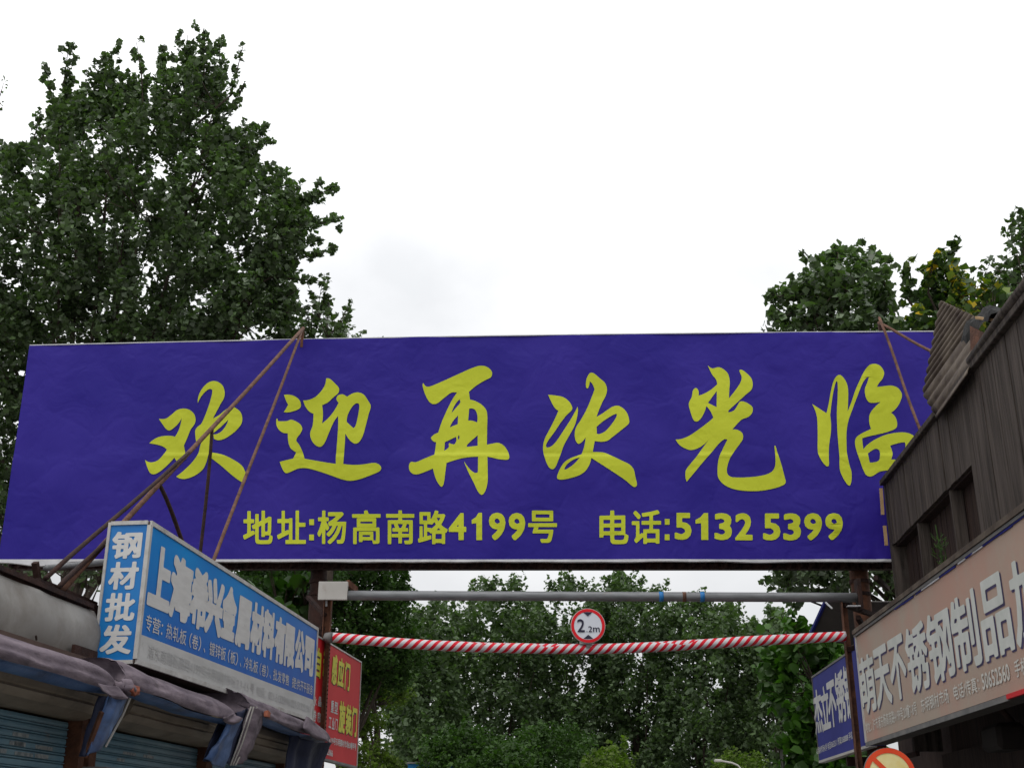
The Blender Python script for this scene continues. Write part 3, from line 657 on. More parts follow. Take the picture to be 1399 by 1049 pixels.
for ch, x0, x1, y0, y1, of in (('2', 428, 516, 393, 545, .012), ('.', 536, 548, 532, 545, .01), ('2', 558, 603, 475, 545, .01), ('m', 613, 692, 490, 545, .01)):
    mb = MB(); put_glyph(mb, ch, of, lambda u, v: sgp(lerp(x0, x1, u), lerp(y1, y0, v)), em=False); mb.build('digit' if ch in '2' else 'letter' if ch == 'm' else 'dot', M['black'], sg)
MB().box((cS.x - .02, cS.y + .012, cS.z - .2), (cS.x + .02, cS.y + .03, cS.z + .1)).build('back_bracket', M['steelgrey'], sg)

# ------------------------------------------------------------------ left blue box sign
sgL = thing('box_sign', FL.W(1.9, -.13, 2.59), "long blue box sign with peeling white characters above the shutters", 'shop sign')
def zt(s): return lerp(3.433, 3.415, s / 3.85)
def zb(s): return lerp(2.586, 2.603, s / 3.85)
S1 = 3.86
MB().hexa([FL.W(0, -.26, zb(0)), FL.W(S1, -.26, zb(S1)), FL.W(S1, 0, zb(S1)), FL.W(0, 0, zb(0)), FL.W(0, -.26, zt(0)), FL.W(S1, -.26, zt(S1)), FL.W(S1, 0, zt(S1)), FL.W(0, 0, zt(0))]).build('box_body', M['shopwall'], sgL)
def signblue():
    m, nt, b = base_mat('sign_front_blue', .5, .2)
    g = N(nt, 'ShaderNodeNewGeometry'); n = N(nt, 'ShaderNodeTexNoise'); n.inputs['Scale'].default_value = 1.1; n.inputs['Detail'].default_value = 3
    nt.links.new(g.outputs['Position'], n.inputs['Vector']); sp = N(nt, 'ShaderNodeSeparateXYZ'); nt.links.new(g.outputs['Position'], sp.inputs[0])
    # print colour gets lighter towards the upper near end
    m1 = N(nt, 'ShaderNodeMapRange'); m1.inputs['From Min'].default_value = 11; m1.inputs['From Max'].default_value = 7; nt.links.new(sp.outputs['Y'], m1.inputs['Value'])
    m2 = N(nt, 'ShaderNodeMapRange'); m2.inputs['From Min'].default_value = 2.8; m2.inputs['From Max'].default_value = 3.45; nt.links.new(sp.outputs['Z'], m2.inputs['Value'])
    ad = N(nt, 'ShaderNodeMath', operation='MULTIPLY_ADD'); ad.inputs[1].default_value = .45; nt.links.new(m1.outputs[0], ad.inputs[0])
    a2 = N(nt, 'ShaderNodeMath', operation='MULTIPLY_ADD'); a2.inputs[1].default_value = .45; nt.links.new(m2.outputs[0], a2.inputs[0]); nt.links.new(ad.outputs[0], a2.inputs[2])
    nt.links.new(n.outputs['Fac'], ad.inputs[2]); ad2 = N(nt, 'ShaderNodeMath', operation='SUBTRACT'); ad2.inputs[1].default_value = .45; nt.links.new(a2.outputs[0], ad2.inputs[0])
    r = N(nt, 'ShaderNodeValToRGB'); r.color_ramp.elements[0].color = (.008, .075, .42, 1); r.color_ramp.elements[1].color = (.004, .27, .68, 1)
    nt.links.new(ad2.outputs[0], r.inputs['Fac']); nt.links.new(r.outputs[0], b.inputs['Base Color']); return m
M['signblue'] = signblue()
def frq(F, s0, s1, z0a, z0b, z1a, z1b, o):   # quad on a street-side plane
    return MB().add([F.W(s0, o, z0a), F.W(s1, o, z0b), F.W(s1, o, z1b), F.W(s0, o, z1a)], [(0, 1, 2, 3)])
band = lambda s: lerp(2.755, 2.785, s / 3.85)
T = .022
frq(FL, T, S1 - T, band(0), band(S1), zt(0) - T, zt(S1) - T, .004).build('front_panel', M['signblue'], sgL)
frq(FL, T, S1 - T, zb(0) + T, zb(S1) + T, band(0), band(S1), .0045).build('lower_panel', M['signwhite'], sgL)
side = lambda u, v, e=0: FL.W(-.004 - e, lerp(-.26, 0, u), lerp(zb(0), zt(0), v))
MB().add([side(.05, .02), side(.95, .02), side(.95, .98), side(.05, .98)], [(0, 1, 2, 3)]).build('side_panel', M['signside'], sgL)
for (s0, s1, o0_, o1, fz0, fz1) in ((0, S1, -.004, .012, lambda s: zt(s) - T, lambda s: zt(s) + .006), (0, S1, -.004, .012, lambda s: zb(s) - .006, lambda s: zb(s) + T), (-.012, .018, -.012, .0125, lambda s: zb(s) + T, lambda s: zt(s) - T), (S1 - .02, S1 + .004, -.004, .0115, lambda s: zb(s) + T, lambda s: zt(s) - T)):
    MB().hexa([FL.W(s0, o0_, fz0(s0)), FL.W(s1, o0_, fz0(s1)), FL.W(s1, o1, fz0(s1)), FL.W(s0, o1, fz0(s0)), FL.W(s0, o0_, fz1(s0)), FL.W(s1, o0_, fz1(s1)), FL.W(s1, o1, fz1(s1)), FL.W(s0, o1, fz1(s0))]).build('frame_trim', M['aluminium'], sgL)
MB().fbox(FL, -.013, .001, -.262, -.245, 2.80, zt(0)).build('frame_trim', M['aluminium'], sgL)
MB().fbox(FL, -.013, .001, -.245, -.012, zt(0) - .018, zt(0) + .006).build('frame_trim', M['aluminium'], sgL)
MB().fbox(FL, -.013, .001, -.245, -.012, zb(0) - .006, zb(0) + .016).build('frame_trim', M['aluminium'], sgL)
for ch, u0, u1, v0, v1 in (('钢', .13, .86, .07, .268), ('材', .15, .86, .29, .49), ('批', .15, .87, .512, .712), ('发', .13, .87, .735, .94)):
    mb = MB(); put_glyph(mb, ch, .035, lambda u, v: side(lerp(u0, u1, u), 1 - lerp(v1, v0, v), .003), em=False); mb.build('side_character', M['peel'], sgL)
rowT = lambda s: lerp(3.315, 3.315, s / 3.85); 
def row(F, s, za, zb_, zc, zd, L_, v): return lerp(lerp(za, zb_, s / L_), lerp(zc, zd, s / L_), v)
for ch, x0, x1 in (('上', 202.5, 232), ('海', 231, 260.5), ('希', 259, 282), ('兴', 280, 303), ('金', 302, 321), ('属', 321.5, 341), ('材', 341.5, 358.5), ('料', 358, 373.8), ('有', 374, 388.5), ('限', 388, 401.5), ('公', 402, 414.5), ('司', 415, 427.5)):
    sl = lambda x: FL.px(x, lerp(795, 897, (x - 217) / 204), 0)[0]
    s0, s1 = sl(x0), sl(x1); mb = MB()
    put_glyph(mb, ch, .064, lambda u, v: FL.W(lerp(s0, s1, u), .0075, row(FL, lerp(s0, s1, u), 2.90, 2.955, 3.335, 3.32, 3.85, v)), em=True)
    mb.build('peeled_character', M['peel'], sgL)
for ch, x0, x1 in (('专', 197.6, 206), ('营', 207, 217.5), ('：', 219, 221), ('热', 225.9, 234), ('轧', 235, 243.7), ('板', 244, 253), ('（', 257.3, 260.3), ('卷', 261, 269.3), ('）', 270, 273.2), ('、', 277.2, 279.3),
                   ('镀', 284.8, 292.2), ('锌', 292.8, 299.6), ('板', 300, 307), ('（', 310, 312.4), ('板', 313.4, 320.2), ('）', 320.8, 323.6), ('、', 326.7, 328.4), ('冷', 332, 338.5), ('轧', 339, 344.2), ('板', 344.6, 351),
                   ('（', 353.4, 355.3), ('卷', 356, 362.3), ('）', 362.8, 365), ('、', 367.3, 369), ('批', 372, 377.5), ('发', 378, 383.3), ('零', 383.7, 388.3), ('售', 388.8, 393.5), ('提', 397.8, 403.3), ('供', 403.8, 408.5), ('开', 409, 413), ('平', 413.3, 417.3), ('服', 417.6, 421.8), ('务', 422.1, 426)):
    sl = lambda x: FL.px(x, lerp(849, 944, (x - 201) / 222), 0)[0]
    s0, s1 = sl(x0), sl(x1); mb = MB()
    put_glyph(mb, ch, .008, lambda u, v: FL.W(lerp(s0, s1, u), .0075, row(FL, lerp(s0, s1, u), 2.785, 2.815, 2.885, 2.905, 3.85, v)), em=True)
    mb.build('small_character', M['signtext'], sgL)
mb = MB(); put_line(mb, "浦东南路杨高路4199号东明钢材市场 2 3 4 5 号  电话：021-51325996 021-51325196", .0, lambda u, v: FL.W(lerp(.15, 3.74, u), .008, lerp(2.635, 2.715, v) + .02 * u)); mb.build('faded_line', M['ghost'], sgL)['kind'] = 'stuff'

# ------------------------------------------------------------------ left shops
shopL = thing('shuttered_shop_row', FL.W(1.5, -2, 0), "low dark shop row with blue roller shutters under the blue box sign", 'building')
MB().fbox(FL, -4.5, 4.6, -3.6, -.34, 0, 2.86).build('wall', M['shopwall'], shopL)
MB().fbox(FL, -4.5, 4.6, -3.7, -.30, 2.865, 2.94).build('roof', M['rustdark'], shopL)
MB().fbox(FL, -4.5, 4.6, -.335, -.10, 2.50, 2.56).build('lintel', M['shopwall'], shopL)
random.seed(21)
spans = [(-2.6, -.18), (.12, 1.86), (2.0, 3.75)]
prof = [(math.cos(t), math.sin(t)) for t in [math.pi * 1.5 + (k - 12) * math.pi / 16 * .5 - .2 for k in range(0, 25)]]
for i, (s0, s1) in enumerate(spans):
    # rounded sheet-metal housing of the roller
    mb = MB(); P = [(-.33, 2.49), (-.12, 2.49), (-.06, 2.465), (-.035, 2.43), (-.03, 2.385), (-.042, 2.365), (-.036, 2.355), (-.05, 2.325), (-.062, 2.318), (-.056, 2.305), (-.10, 2.272), (-.20, 2.245), (-.33, 2.245)]
    ns = 14
    for k in range(ns + 1):
        s = lerp(s0, s1 + .02, k / ns)
        for (o_, z) in P: mb.v.append(FL.W(s, o_ + .004 * noise.noise(Vector((s * 3, z * 9, i))), z + .004 * noise.noise(Vector((s * 2, i, 4)))))
    m_ = len(P)
    for k in range(ns):
        for j in range(m_ - 1): a_ = k * m_ + j; mb.f.append((a_, a_ + 1, a_ + m_ + 1, a_ + m_))
    mb.f.append(tuple(range(m_))); mb.f.append(tuple(ns * m_ + j for j in range(m_)))
    mb.build('roller_housing', M['housing'], shopL)
    # shutter: each slat on its own
    sh = thing('roller_shutter', (0, 0, 0)); sh.parent = shopL
    c = FL.W((s0 + s1) / 2, -.27, 0); sh.location = c - origin(shopL)
    me = None
    for k in range(22):
        z = 2.235 - k * .0455
        if me is None:
            mb = MB(); PP = [(-.02, 0), (.002, 0), (.010, .003), (.010, .007), (-.006, .0095), (.003, .013), (.006, .027), (.003, .041), (-.008, .0445), (-.02, .0445)]
            for s in (s0 + .02, s1 - .02): mb.v += [FL.W(s, -.27 + o_, zz) for o_, zz in PP]
            n_ = len(PP); mb.f = [(j, (j + 1) % n_, (j + 1) % n_ + n_, j + n_) for j in range(n_)] + [tuple(range(n_)), tuple(range(2 * n_ - 1, n_ - 1, -1))]
            o_ = mb.build('slat', M['slat'], sh); me = o_.data
        else:
            o_ = bpy.data.objects.new('slat', me); COL.objects.link(o_); o_.parent = sh
        o_.location = (0, 0, z - .0455)
    for q_ in range(9 if i < 2 else 4):
        kk = random.randrange(2, 8); sx = random.uniform(s0 + .3, s1 - .5) if i else random.uniform(-1.05, -.5); wd = random.uniform(.08, .24); z = 2.235 - kk * .0455
        MB().fbox(FL, sx, sx + wd, -.2645, -.2625, z - .030, z - .008 - random.uniform(0, .006)).build('paper_sticker', M['sticker'], shopL)
    MB().fbox(FL, s0 + .02, s1 - .02, -.29, -.275, .02, 1.22).build('lower_curtain', M['slat'], sh)
for s0, s1 in ((-.16, -.09), (-.03, .06), (1.86, 1.99), (3.76, 3.84)):
    MB().fbox(FL, s0, s1, -.30, -.20, 0, 2.44).build('guide_post', M['rust'], shopL)
MB().fbox(FL, -.10, .12, -.29, -.06, 1.955, 2.0).build('bracket_block', M['steelgrey'], shopL, bevel=.004)
# grey sheet parapet, bowed out towards its end
sp_ = MB(); NS, NT = 40, 12
for k in range(NS + 1):
    s = lerp(-3.2, 0.0, k / NS)
    for j in range(NT + 1):
        t = j / NT
        edge = .055 * math.sin(math.pi * min(1, t * 1.1)) * (k / NS) ** 6
        z = lerp(2.53, 2.893 + .012 * math.sin(s * 2.1), t) 
        o_ = -.29 + .06 * math.sin(math.pi * t) + .012 * noise.noise(Vector((s * 1.2, t * 2, 0))) + .02 * math.exp(-((s + .75) / .12) ** 2) * t
        sp_.v.append(FL.W(s + edge, o_, z))
for k in range(NS):
    for j in range(NT): a_ = k * (NT + 1) + j; sp_.f.append((a_, a_ + 1, a_ + NT + 2, a_ + NT + 1))
o_ = sp_.build('parapet_sheet', M['sheetgrey'], shopL, smooth=True)
md = o_.modifiers.new('thick', 'SOLIDIFY'); md.thickness = .012
MB().fbox(FL, -3.2, -.05, -.35, -.27, 2.9, 2.925).build('parapet_cap', M['rustdark'], shopL)
MB().bar(FL.P(50, 793, -.4), FL.P(128, 826, -.4), .05, .03).build('roof_plank', M['rustdark'], shopL)
MB().bar(FL.P(48, 768, -.8), FL.P(52, 795, -.8), .035).build('roof_stub', M['rustdark'], shopL)
MB().bar(FL.P(100, 886, -.21), FL.P(131, 896, -.21), .02, .05).build('bracket_plate', M['rustdark'], shopL)
MB().bar(FL.P(130, 900, -.19), FL.P(129, 918, -.16), .006).build('hanging_wire', M['hem'], shopL)
MB().tube([FL.P(63, 776, -.75), FL.P(150, 767, -.75)], .022, 10).build('roof_pipe', M['galv'], shopL, smooth=True)
MB().tube([FL.P(49, 868, -.22), FL.P(50, 874, -.22)], .006, 6).build('screw', M['rustdark'], shopL)

# rolled cloth awnings
def awning(s0, s1, z0, z1, label, seed, sag=.02):
    aw = thing('cloth_awning', FL.W((s0 + s1) / 2, -.1, z0 - .1), label, 'awning', 'rolled cloth awnings over the shutters')
    top = [(-.30, .035), (-.18, .055), (-.06, .068), (.03, .068), (.075, .052), (.085, .040), (.11, .043), (.155, .018), (.182, -.012), (.180, -.028), (.200, -.045), (.198, -.068), (.188, -.082)]
    und = [(.186, -.080), (.178, -.086), (.166, -.084), (.15, -.098), (.12, -.108), (.05, -.10), (-.04, -.06), (-.12, .0)]
    for nm, pr, mt in (('outer_cloth', top, 'fab_mauve'), ('inner_cloth', und, 'fab_blue')):
        mb = MB(); ns = 60; m_ = len(pr)
        for k in range(ns + 1):
            u = k / ns; s = lerp(s0, s1, u); dz = lerp(z0, z1, u) - sag * math.sin(math.pi * u)
            pinch = .8 * max(0, 1 - (1 - u) / .1) ** 2 + .2 * max(0, 1 - u / .04) ** 2
            for j, (o_, z) in enumerate(pr):
                f1 = noise.noise(Vector((s * .9 + seed, j * .35, seed))); f2 = noise.noise(Vector((s * 2.4 + seed + j * .5, j * .8, 3)))
                mb.v.append(FL.W(s, (o_ + .022 * f1 + .014 * f2) * (1 - .25 * pinch), dz + z * (1 - .35 * pinch) + .016 * f1 + .012 * f2 - .03 * pinch))
        for k in range(ns):
            for j in range(m_ - 1): a_ = k * m_ + j; mb.f.append((a_, a_ + 1, a_ + m_ + 1, a_ + m_))
        o_ = mb.build(nm, M[mt], aw, smooth=True)
        sd_ = o_.modifiers.new('sub', 'SUBSURF'); sd_.levels = 1; sd_.render_levels = 1
    mb = MB(); P_ = top + und; j = len(P_)
    for q, (o_, z) in enumerate(P_): mb.v.append(FL.W(s0 + .004 + .01 * math.sin(q), (o_ + .022 * noise.noise(Vector((s0 * .9 + seed, min(q, len(top) - 1) * .35, seed)))) * .95, z0 + z * .93 + .010 * noise.noise(Vector((s0, q * .35, seed))) - .006))
    mb.v.append(FL.W(s0 + .10, .02, z0 - .02)); mb.f = [(q, q + 1, j) for q in range(j - 1)] + [(j - 1, 0, j)]
    mb.build('tucked_end', M['fab_mauve'], aw, smooth=True)
    return aw
def net(rows, name, mat, parent, folds=0.0, fk=9, seed=0, sub=6):
    """cloth over a net of points given on the street-side plane (px, py, o)"""
    G = [[FL.P(*p) for p in r] for r in rows]
    def cr_(p0, p1, p2, p3, t): return .5 * ((2 * p1) + (p2 - p0) * t + (2 * p0 - 5 * p1 + 4 * p2 - p3) * t * t + (3 * p1 - p0 - 3 * p2 + p3) * t ** 3)
    def line(P_):
        out = []
        for i in range(len(P_) - 1):
            for k in range(sub): out.append(cr_(P_[max(i - 1, 0)], P_[i], P_[i + 1], P_[min(i + 2, len(P_) - 1)], k / sub))
        return out + [P_[-1]]
    A = [line(r) for r in G]; A = list(zip(*[line(list(c)) for c in zip(*A)]))
    nr, nc = len(A), len(A[0]); mb = MB()
    for i in range(nr):
        for j in range(nc):
            d = folds * math.sin(j / (nc - 1) * math.pi * fk + seed + .8 * noise.noise(Vector((i * .3, j * .1, seed)))) + folds * .8 * noise.noise(Vector((i * .25, j * .5, seed + 5)))
            q = A[i][j]; mb.v.append(q + Vector((FL.n.x, FL.n.y, 0)) * d)
    for i in range(nr - 1):
        for j in range(nc - 1): a_ = i * nc + j; mb.f.append((a_, a_ + 1, a_ + nc + 1, a_ + nc))
    o_ = mb.build(name, M[mat], parent, smooth=True)
    md = o_.modifiers.new('thick', 'SOLIDIFY'); md.thickness = .006
    return o_
a1 = awning(-3.2, -.56, 2.47, 2.44, "nearest faded mauve awning with pale blue lining, beside the grey sheet", 1.0)
a2 = awning(-.52, 1.42, 2.485, 2.45, "middle faded mauve awning, below the near end of the blue box sign", 5.0)
a3 = awning(1.55, 3.78, 2.56, 2.50, "farthest mauve awning, sagging beside the rusty thin post", 9.0)
net([[(132, 933, .22), (150, 936, .23), (163, 938, .22)], [(140, 944, .24), (158, 950, .25), (176, 950, .22)], [(146, 950, .23), (163, 955, .24), (178, 953, .22)]], 'cloth_flap', 'fab_mauve', a1, .01, 3, 1)
net([[(149, 946, .2), (163, 951, .22), (178, 953, .2)], [(138, 972, .17), (152, 974, .2), (168, 976, .17)], [(128, 1000, .14), (141, 1000, .17), (156, 998, .14)], [(118, 1032, .12), (130, 1027, .14), (144, 1020, .12)]], 'hanging_cloth', 'fab_blue', a1, .014, 3, 2)
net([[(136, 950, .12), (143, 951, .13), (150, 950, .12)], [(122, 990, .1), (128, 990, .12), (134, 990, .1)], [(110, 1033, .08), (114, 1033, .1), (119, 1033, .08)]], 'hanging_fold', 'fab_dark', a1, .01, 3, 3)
MB().bar(FL.P(139, 972, .19), FL.P(116, 1033, .1), .02).build('folding_arm', M['rust'], a1)
MB().tube([FL.P(178, 953, .215), FL.P(168, 976, .185), FL.P(156, 998, .15), FL.P(144, 1020, .13)], .006, 6).build('piping', M['piping'], a1)
net([[(160, 934, .17), (168, 928, .2), (180, 930, .18)], [(166, 944, .2), (172, 940, .23), (184, 940, .2)], [(176, 950, .18), (180, 948, .2), (190, 950, .17)]], 'cloth_knot', 'fab_mauve', a2, .014, 4, 4)
net([[(178, 937, .21), (184, 935, .23), (190, 938, .21)], [(177, 944, .22), (183, 944, .24), (190, 945, .22)], [(180, 950, .21), (185, 951, .23), (188, 948, .21)]], 'tied_rag', 'orange', a2, .006, 3, 5)
net([[(313, 984, .2), (322, 985, .22), (331, 982, .2)], [(303, 1003, .16), (313, 1003, .19), (322, 1000, .16)], [(290, 1022, .13), (302, 1025, .16), (314, 1024, .13)], [(281, 1036, .1), (294, 1045, .12), (306, 1049, .1)]], 'hanging_cloth', 'fab_blue', a2, .012, 3, 6)
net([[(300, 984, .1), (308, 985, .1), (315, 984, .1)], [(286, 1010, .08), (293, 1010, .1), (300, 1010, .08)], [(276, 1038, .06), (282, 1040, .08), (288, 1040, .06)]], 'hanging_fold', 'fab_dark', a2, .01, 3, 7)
net([[(318, 974, .2), (326, 978, .22), (333, 983, .2)], [(308, 979, .21), (318, 985, .23), (330, 987, .2)], [(303, 981, .2), (314, 989, .21), (323, 987, .19)]], 'cloth_flap', 'fab_mauve', a2, .01, 3, 8)
net([[(338, 967, .2), (350, 967, .24), (360, 976, .2)], [(332, 990, .18), (345, 992, .22), (357, 993, .18)], [(324, 1018, .15), (336, 1020, .19), (346, 1019, .15)], [(316, 1044, .12), (326, 1043, .15), (336, 1038, .12)]], 'hanging_cloth', 'fab_mauve', a3, .014, 3, 9)
for dx in (0, 6, 13):
    MB().tube([FL.P(343 + dx * .6, 965, .235), FL.P(336 + dx * .8, 985, .225), FL.P(326 + dx * .8, 1015, .19), FL.P(315 + dx * .5, 1045, .145)], .0055, 6).build('piping', M['piping'], a3)
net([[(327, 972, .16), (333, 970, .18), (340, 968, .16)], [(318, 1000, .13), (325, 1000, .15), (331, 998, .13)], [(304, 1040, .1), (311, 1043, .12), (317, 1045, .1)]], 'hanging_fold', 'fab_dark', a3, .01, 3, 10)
net([[(361, 971, .2), (366, 970, .22), (371, 974, .2)], [(361, 978, .21), (366, 979, .23), (370, 980, .2)]], 'tied_rag', 'orange', a3, .004, 2, 11)
net([[(398, 1000, .1), (425, 1012, .2), (452, 1014, .24)], [(394, 1030, .08), (418, 1035, .14), (443, 1035, .18)], [(388, 1070, .06), (410, 1070, .1), (428, 1070, .12)]], 'hanging_cloth', 'fab_dark', a3, .02, 5, 12)
net([[(418, 978, .2), (436, 990, .23), (452, 1008, .22)], [(414, 993, .24), (432, 1003, .27), (450, 1012, .25)], [(418, 1001, .22), (434, 1010, .25), (452, 1014, .24)]], 'cloth_flap', 'fab_mauve', a3, .01, 3, 13)

# ------------------------------------------------------------------ red sign behind the left post
rs = thing('red_panel_sign', FRED.W(-.9, 0, 2.33), "tall red panel sign with yellow door characters behind the left thin post", 'shop sign')
MB().fbox(FRED, -2.0, 0, -.05, 0, 2.335, 3.378).build('panel', M['red'], rs)
MB().fbox(FRED, -2.0, .012, -.055, .008, 3.378, 3.392).build('edge_trim', M['aluminium'], rs)
MB().fbox(FRED, 0, .012, -.055, .008, 2.325, 3.378).build('edge_trim', M['aluminium'], rs)
MB().fbox(FRED, -2.0, 0, -.055, .008, 2.315, 2.335).build('edge_trim', M['steelgrey'], rs)
def rq(F, ch, x0, x1, ytop, ybot, off, mat, parent, o=.004, nm='character', em=False, shadow=None):
    """one glyph on a street-side plane between columns x0..x1; ytop, ybot are its rows at its middle"""
    xm = (x0 + x1) / 2
    s0 = F.px(x0, (ytop + ybot) / 2 - (x1 - x0) * .0, 0)[0]; s1 = F.px(x1, (ytop + ybot) / 2, 0)[0]
    z1 = F.px(xm, ytop, 0)[1]; z0 = F.px(xm, ybot, 0)[1]
    if shadow:
        mb = MB(); put_glyph(mb, ch, off + shadow[0], lambda u, v: F.W(lerp(s0, s1, u) + shadow[1], o - .002, lerp(z0, z1, v) + shadow[2]), em=em); mb.build('character_outline', M[shadow[3]], parent)
    mb = MB(); put_glyph(mb, ch, off, lambda u, v: F.W(lerp(s0, s1, u), o, lerp(z0, z1, v)), em=em); mb.build(nm, M[mat], parent)
for ch, x0, x1, y0, y1 in (('自', 430.5, 438, 884, 926), ('动', 440.5, 449, 888, 931), ('感', 453, 460, 893, 935), ('应', 461, 469.5, 898, 939), ('门', 470.5, 477.5, 904, 943)):
    rq(FRED, ch, x0, x1, y0, y1, .035, 'signyellow', rs, .005, shadow=(.02, .008, -.008, 'ochre'))
for ch, x0, x1, y0, y1 in (('旋', 462.5, 471, 957, 1001), ('装', 471.8, 479.3, 962, 1004), ('门', 480, 487, 965, 1006)):
    rq(FRED, ch, x0, x1, y0, y1, .04, 'signyellow', rs, .005, shadow=(.02, .008, -.008, 'ochre'))
for ch, x0, x1, y0, y1 in (('水', 427.5, 432, 951, 964), ('卷', 427, 431.5, 969, 985), ('晶', 434, 438.5, 951, 965), ('帘', 433, 437.5, 972, 987), ('车', 439.5, 441.5, 952, 966), ('库', 438.5, 440.5, 975, 990),
                           ('重', 451.5, 455.5, 956, 973), ('型', 456.2, 461, 958, 975), ('工', 448.5, 452, 979, 994), ('业', 452.8, 456.4, 980, 996), ('门', 457, 460.5, 981, 997)):
    rq(FRED, ch, x0, x1, y0, y1, .02, 'signtext', rs, .005, 'small_character')
def sline(F, text, x0, y0, x1, y1, h, off, mat, parent, o=.005, nm='text_line'):
    """a line of small print from (x0,y0) to (x1,y1) (its middle), h metres high"""
    s0, z0 = F.px(x0, y0, 0); s1, z1 = F.px(x1, y1, 0); mb = MB()
    put_line(mb, text, off, lambda u, v: F.W(lerp(s0, s1, u), o, lerp(z0, z1, u) + (v - .5) * h)); o_ = mb.build(nm, M[mat], parent); o_['kind'] = 'stuff'; return o_
sline(FRED, "4199号东明钢材市场B3幢甲号", 449, 1010, 486, 1020, .068, .02, 'signtext', rs)
sline(FRED, "23066", 446, 1026, 454, 1029, .058, .03, 'signtext', rs)

# ------------------------------------------------------------------ right pink sign
pk = thing('pink_shop_sign', FR.W(1.8, -.1, 2.42), "long faded pink box sign with pale outlined characters on the right shop", 'shop sign')
MB().fbox(FR, -2.4, 4.2, -.18, 0, 2.42, 3.40).build('box_body', M['sheetbrown'], pk)
frq(FR, -2.4, 4.17, 2.445, 2.445, 3.375, 3.375, .004).build('front_panel', M['pink'], pk)
MB().fbox(FR, -2.4, 4.22, -.50, .03, 3.402, 3.44).build('top_board', M['corrugate'], pk)
MB().fbox(FR, -2.4, 4.22, 0.0, .02, 3.378, 3.40).build('frame_trim', M['steelgrey'], pk)
MB().fbox(FR, -2.4, .42, 0.0, .022, 2.412, 2.440).build('red_trim', M['red'], pk)
MB().fbox(FR, .42, 4.2, 0.0, .012, 2.405, 2.44).build('frame_trim', M['steelgrey'], pk)
MB().fbox(FR, 4.17, 4.2, 0.0, .016, 2.44, 3.378).build('frame_trim', M['aluminium'], pk)
MB().fbox(FR, 4.2, 4.30, -.18, .0, 2.42, 3.40).build('end_panel', M['navy'], pk)
random.seed(4)
for k in range(16):
    s = lerp(-.4, 2.4, k / 15) + random.uniform(-.05, .05); l = random.uniform(.08, .34)
    MB().fbox(FR, s, s + l, .006, .012 + random.uniform(0, .004), 3.364 + random.uniform(0, .006), 3.3775).build('torn_scrap', M[random.choice(['navy', 'hem', 'navy', 'signyellow' if s < .9 else 'hem'])], pk)
for ch, x0, x1, y0, y1 in (('萌', 1176, 1196.5, 893, 972), ('天', 1196.5, 1217, 881, 966), ('不', 1217, 1238.5, 867, 955), ('锈', 1239.5, 1268, 838, 943), ('钢', 1268.5, 1301, 822, 926), ('制', 1301.5, 1337, 795, 912), ('品', 1340, 1380, 772, 890), ('加', 1382, 1428, 735, 872)):
    xm = (x0 + x1) / 2; ym = (y0 + y1) / 2
    s0 = FR.px(x0, ym + (xm - x0) * .45, 0)[0]; s1 = FR.px(x1, ym - (x1 - xm) * .45, 0)[0]
    z0, z1 = 2.675, 3.17
    mb = MB(); put_glyph(mb, ch, .034, lambda u, v: FR.W(lerp(s0, s1, u) - .014, .0065, lerp(z0, z1, v) - .012), em=False); mb.build('character_outline', M['ink'], pk)
    mb = MB(); put_glyph(mb, ch, .026, lambda u, v: FR.W(lerp(s0, s1, u), .009, lerp(z0, z1, v)), em=False); mb.build('character', M['pinktext'], pk)
def kline(text, x0, x1, off=.012):
    def sz(x): return FR.px(x, lerp(994, 893, (x - 1184) / 201), 0)[0]
    s0, s1 = sz(x0), sz(x1); mb = MB(); put_line(mb, text, off, lambda u, v: FR.W(lerp(s0, s1, u), .0085, lerp(2.517, 2.618, v))); mb.build('small_text', M['pinkfaint'], pk)
kline("地址：沪市浦东杨高南路4199号20幢7-8号", 1184, 1253)
kline("东明钢材市场", 1259, 1296); kline("电话/传真：", 1303, 1337); kline("50652560", 1341, 1378, .02); kline("手机：", 1385, 1405)

# ------------------------------------------------------------------ navy sign beyond the right thin post
nv = thing('navy_shop_sign', FBLU.W(-1, 0, 2.43), "dark navy panel sign with white characters behind the right thin post", 'shop sign')
MB().fbox(FBLU, -2.4, 0, -.06, 0, 2.45, 3.345).build('panel', M['navy'], nv)
MB().fbox(FBLU, -2.4, .015, -.065, .008, 3.345, 3.365).build('edge_trim', M['steelgrey'], nv)
MB().fbox(FBLU, -2.4, .015, -.065, .008, 2.425, 2.45).build('edge_trim', M['plate'], nv)
MB().fbox(FBLU, 0, .015, -.065, .008, 2.45, 3.345).build('edge_trim', M['steelgrey'], nv)
MB().fbox(FBLU, -2.2, -.3, -.5, -.46, 2.36, 2.40).build('support_rail', M['rustdark'], nv)
MB().fbox(FBLU, -1.12, -1.06, -.5, -.06, 2.33, 2.42).build('support_arm', M['rustdark'], nv)
for ch, x0, x1, y0, y1 in (('杰', 1112.5, 1124, 940, 1003), ('立', 1122.5, 1134, 935, 997), ('不', 1131.5, 1143, 928, 994), ('锈', 1142.5, 1155, 914, 988), ('钢', 1154, 1166, 905, 982)):
    rq(FBLU, ch, x0, x1, y0, y1, .03, 'signtext', nv, .005)
sline(FBLU, "A3钢材市场42号 电话50652511 传真50680808 手机1", 1116, 1026, 1166, 1003, .075, .012, 'signtext', nv)

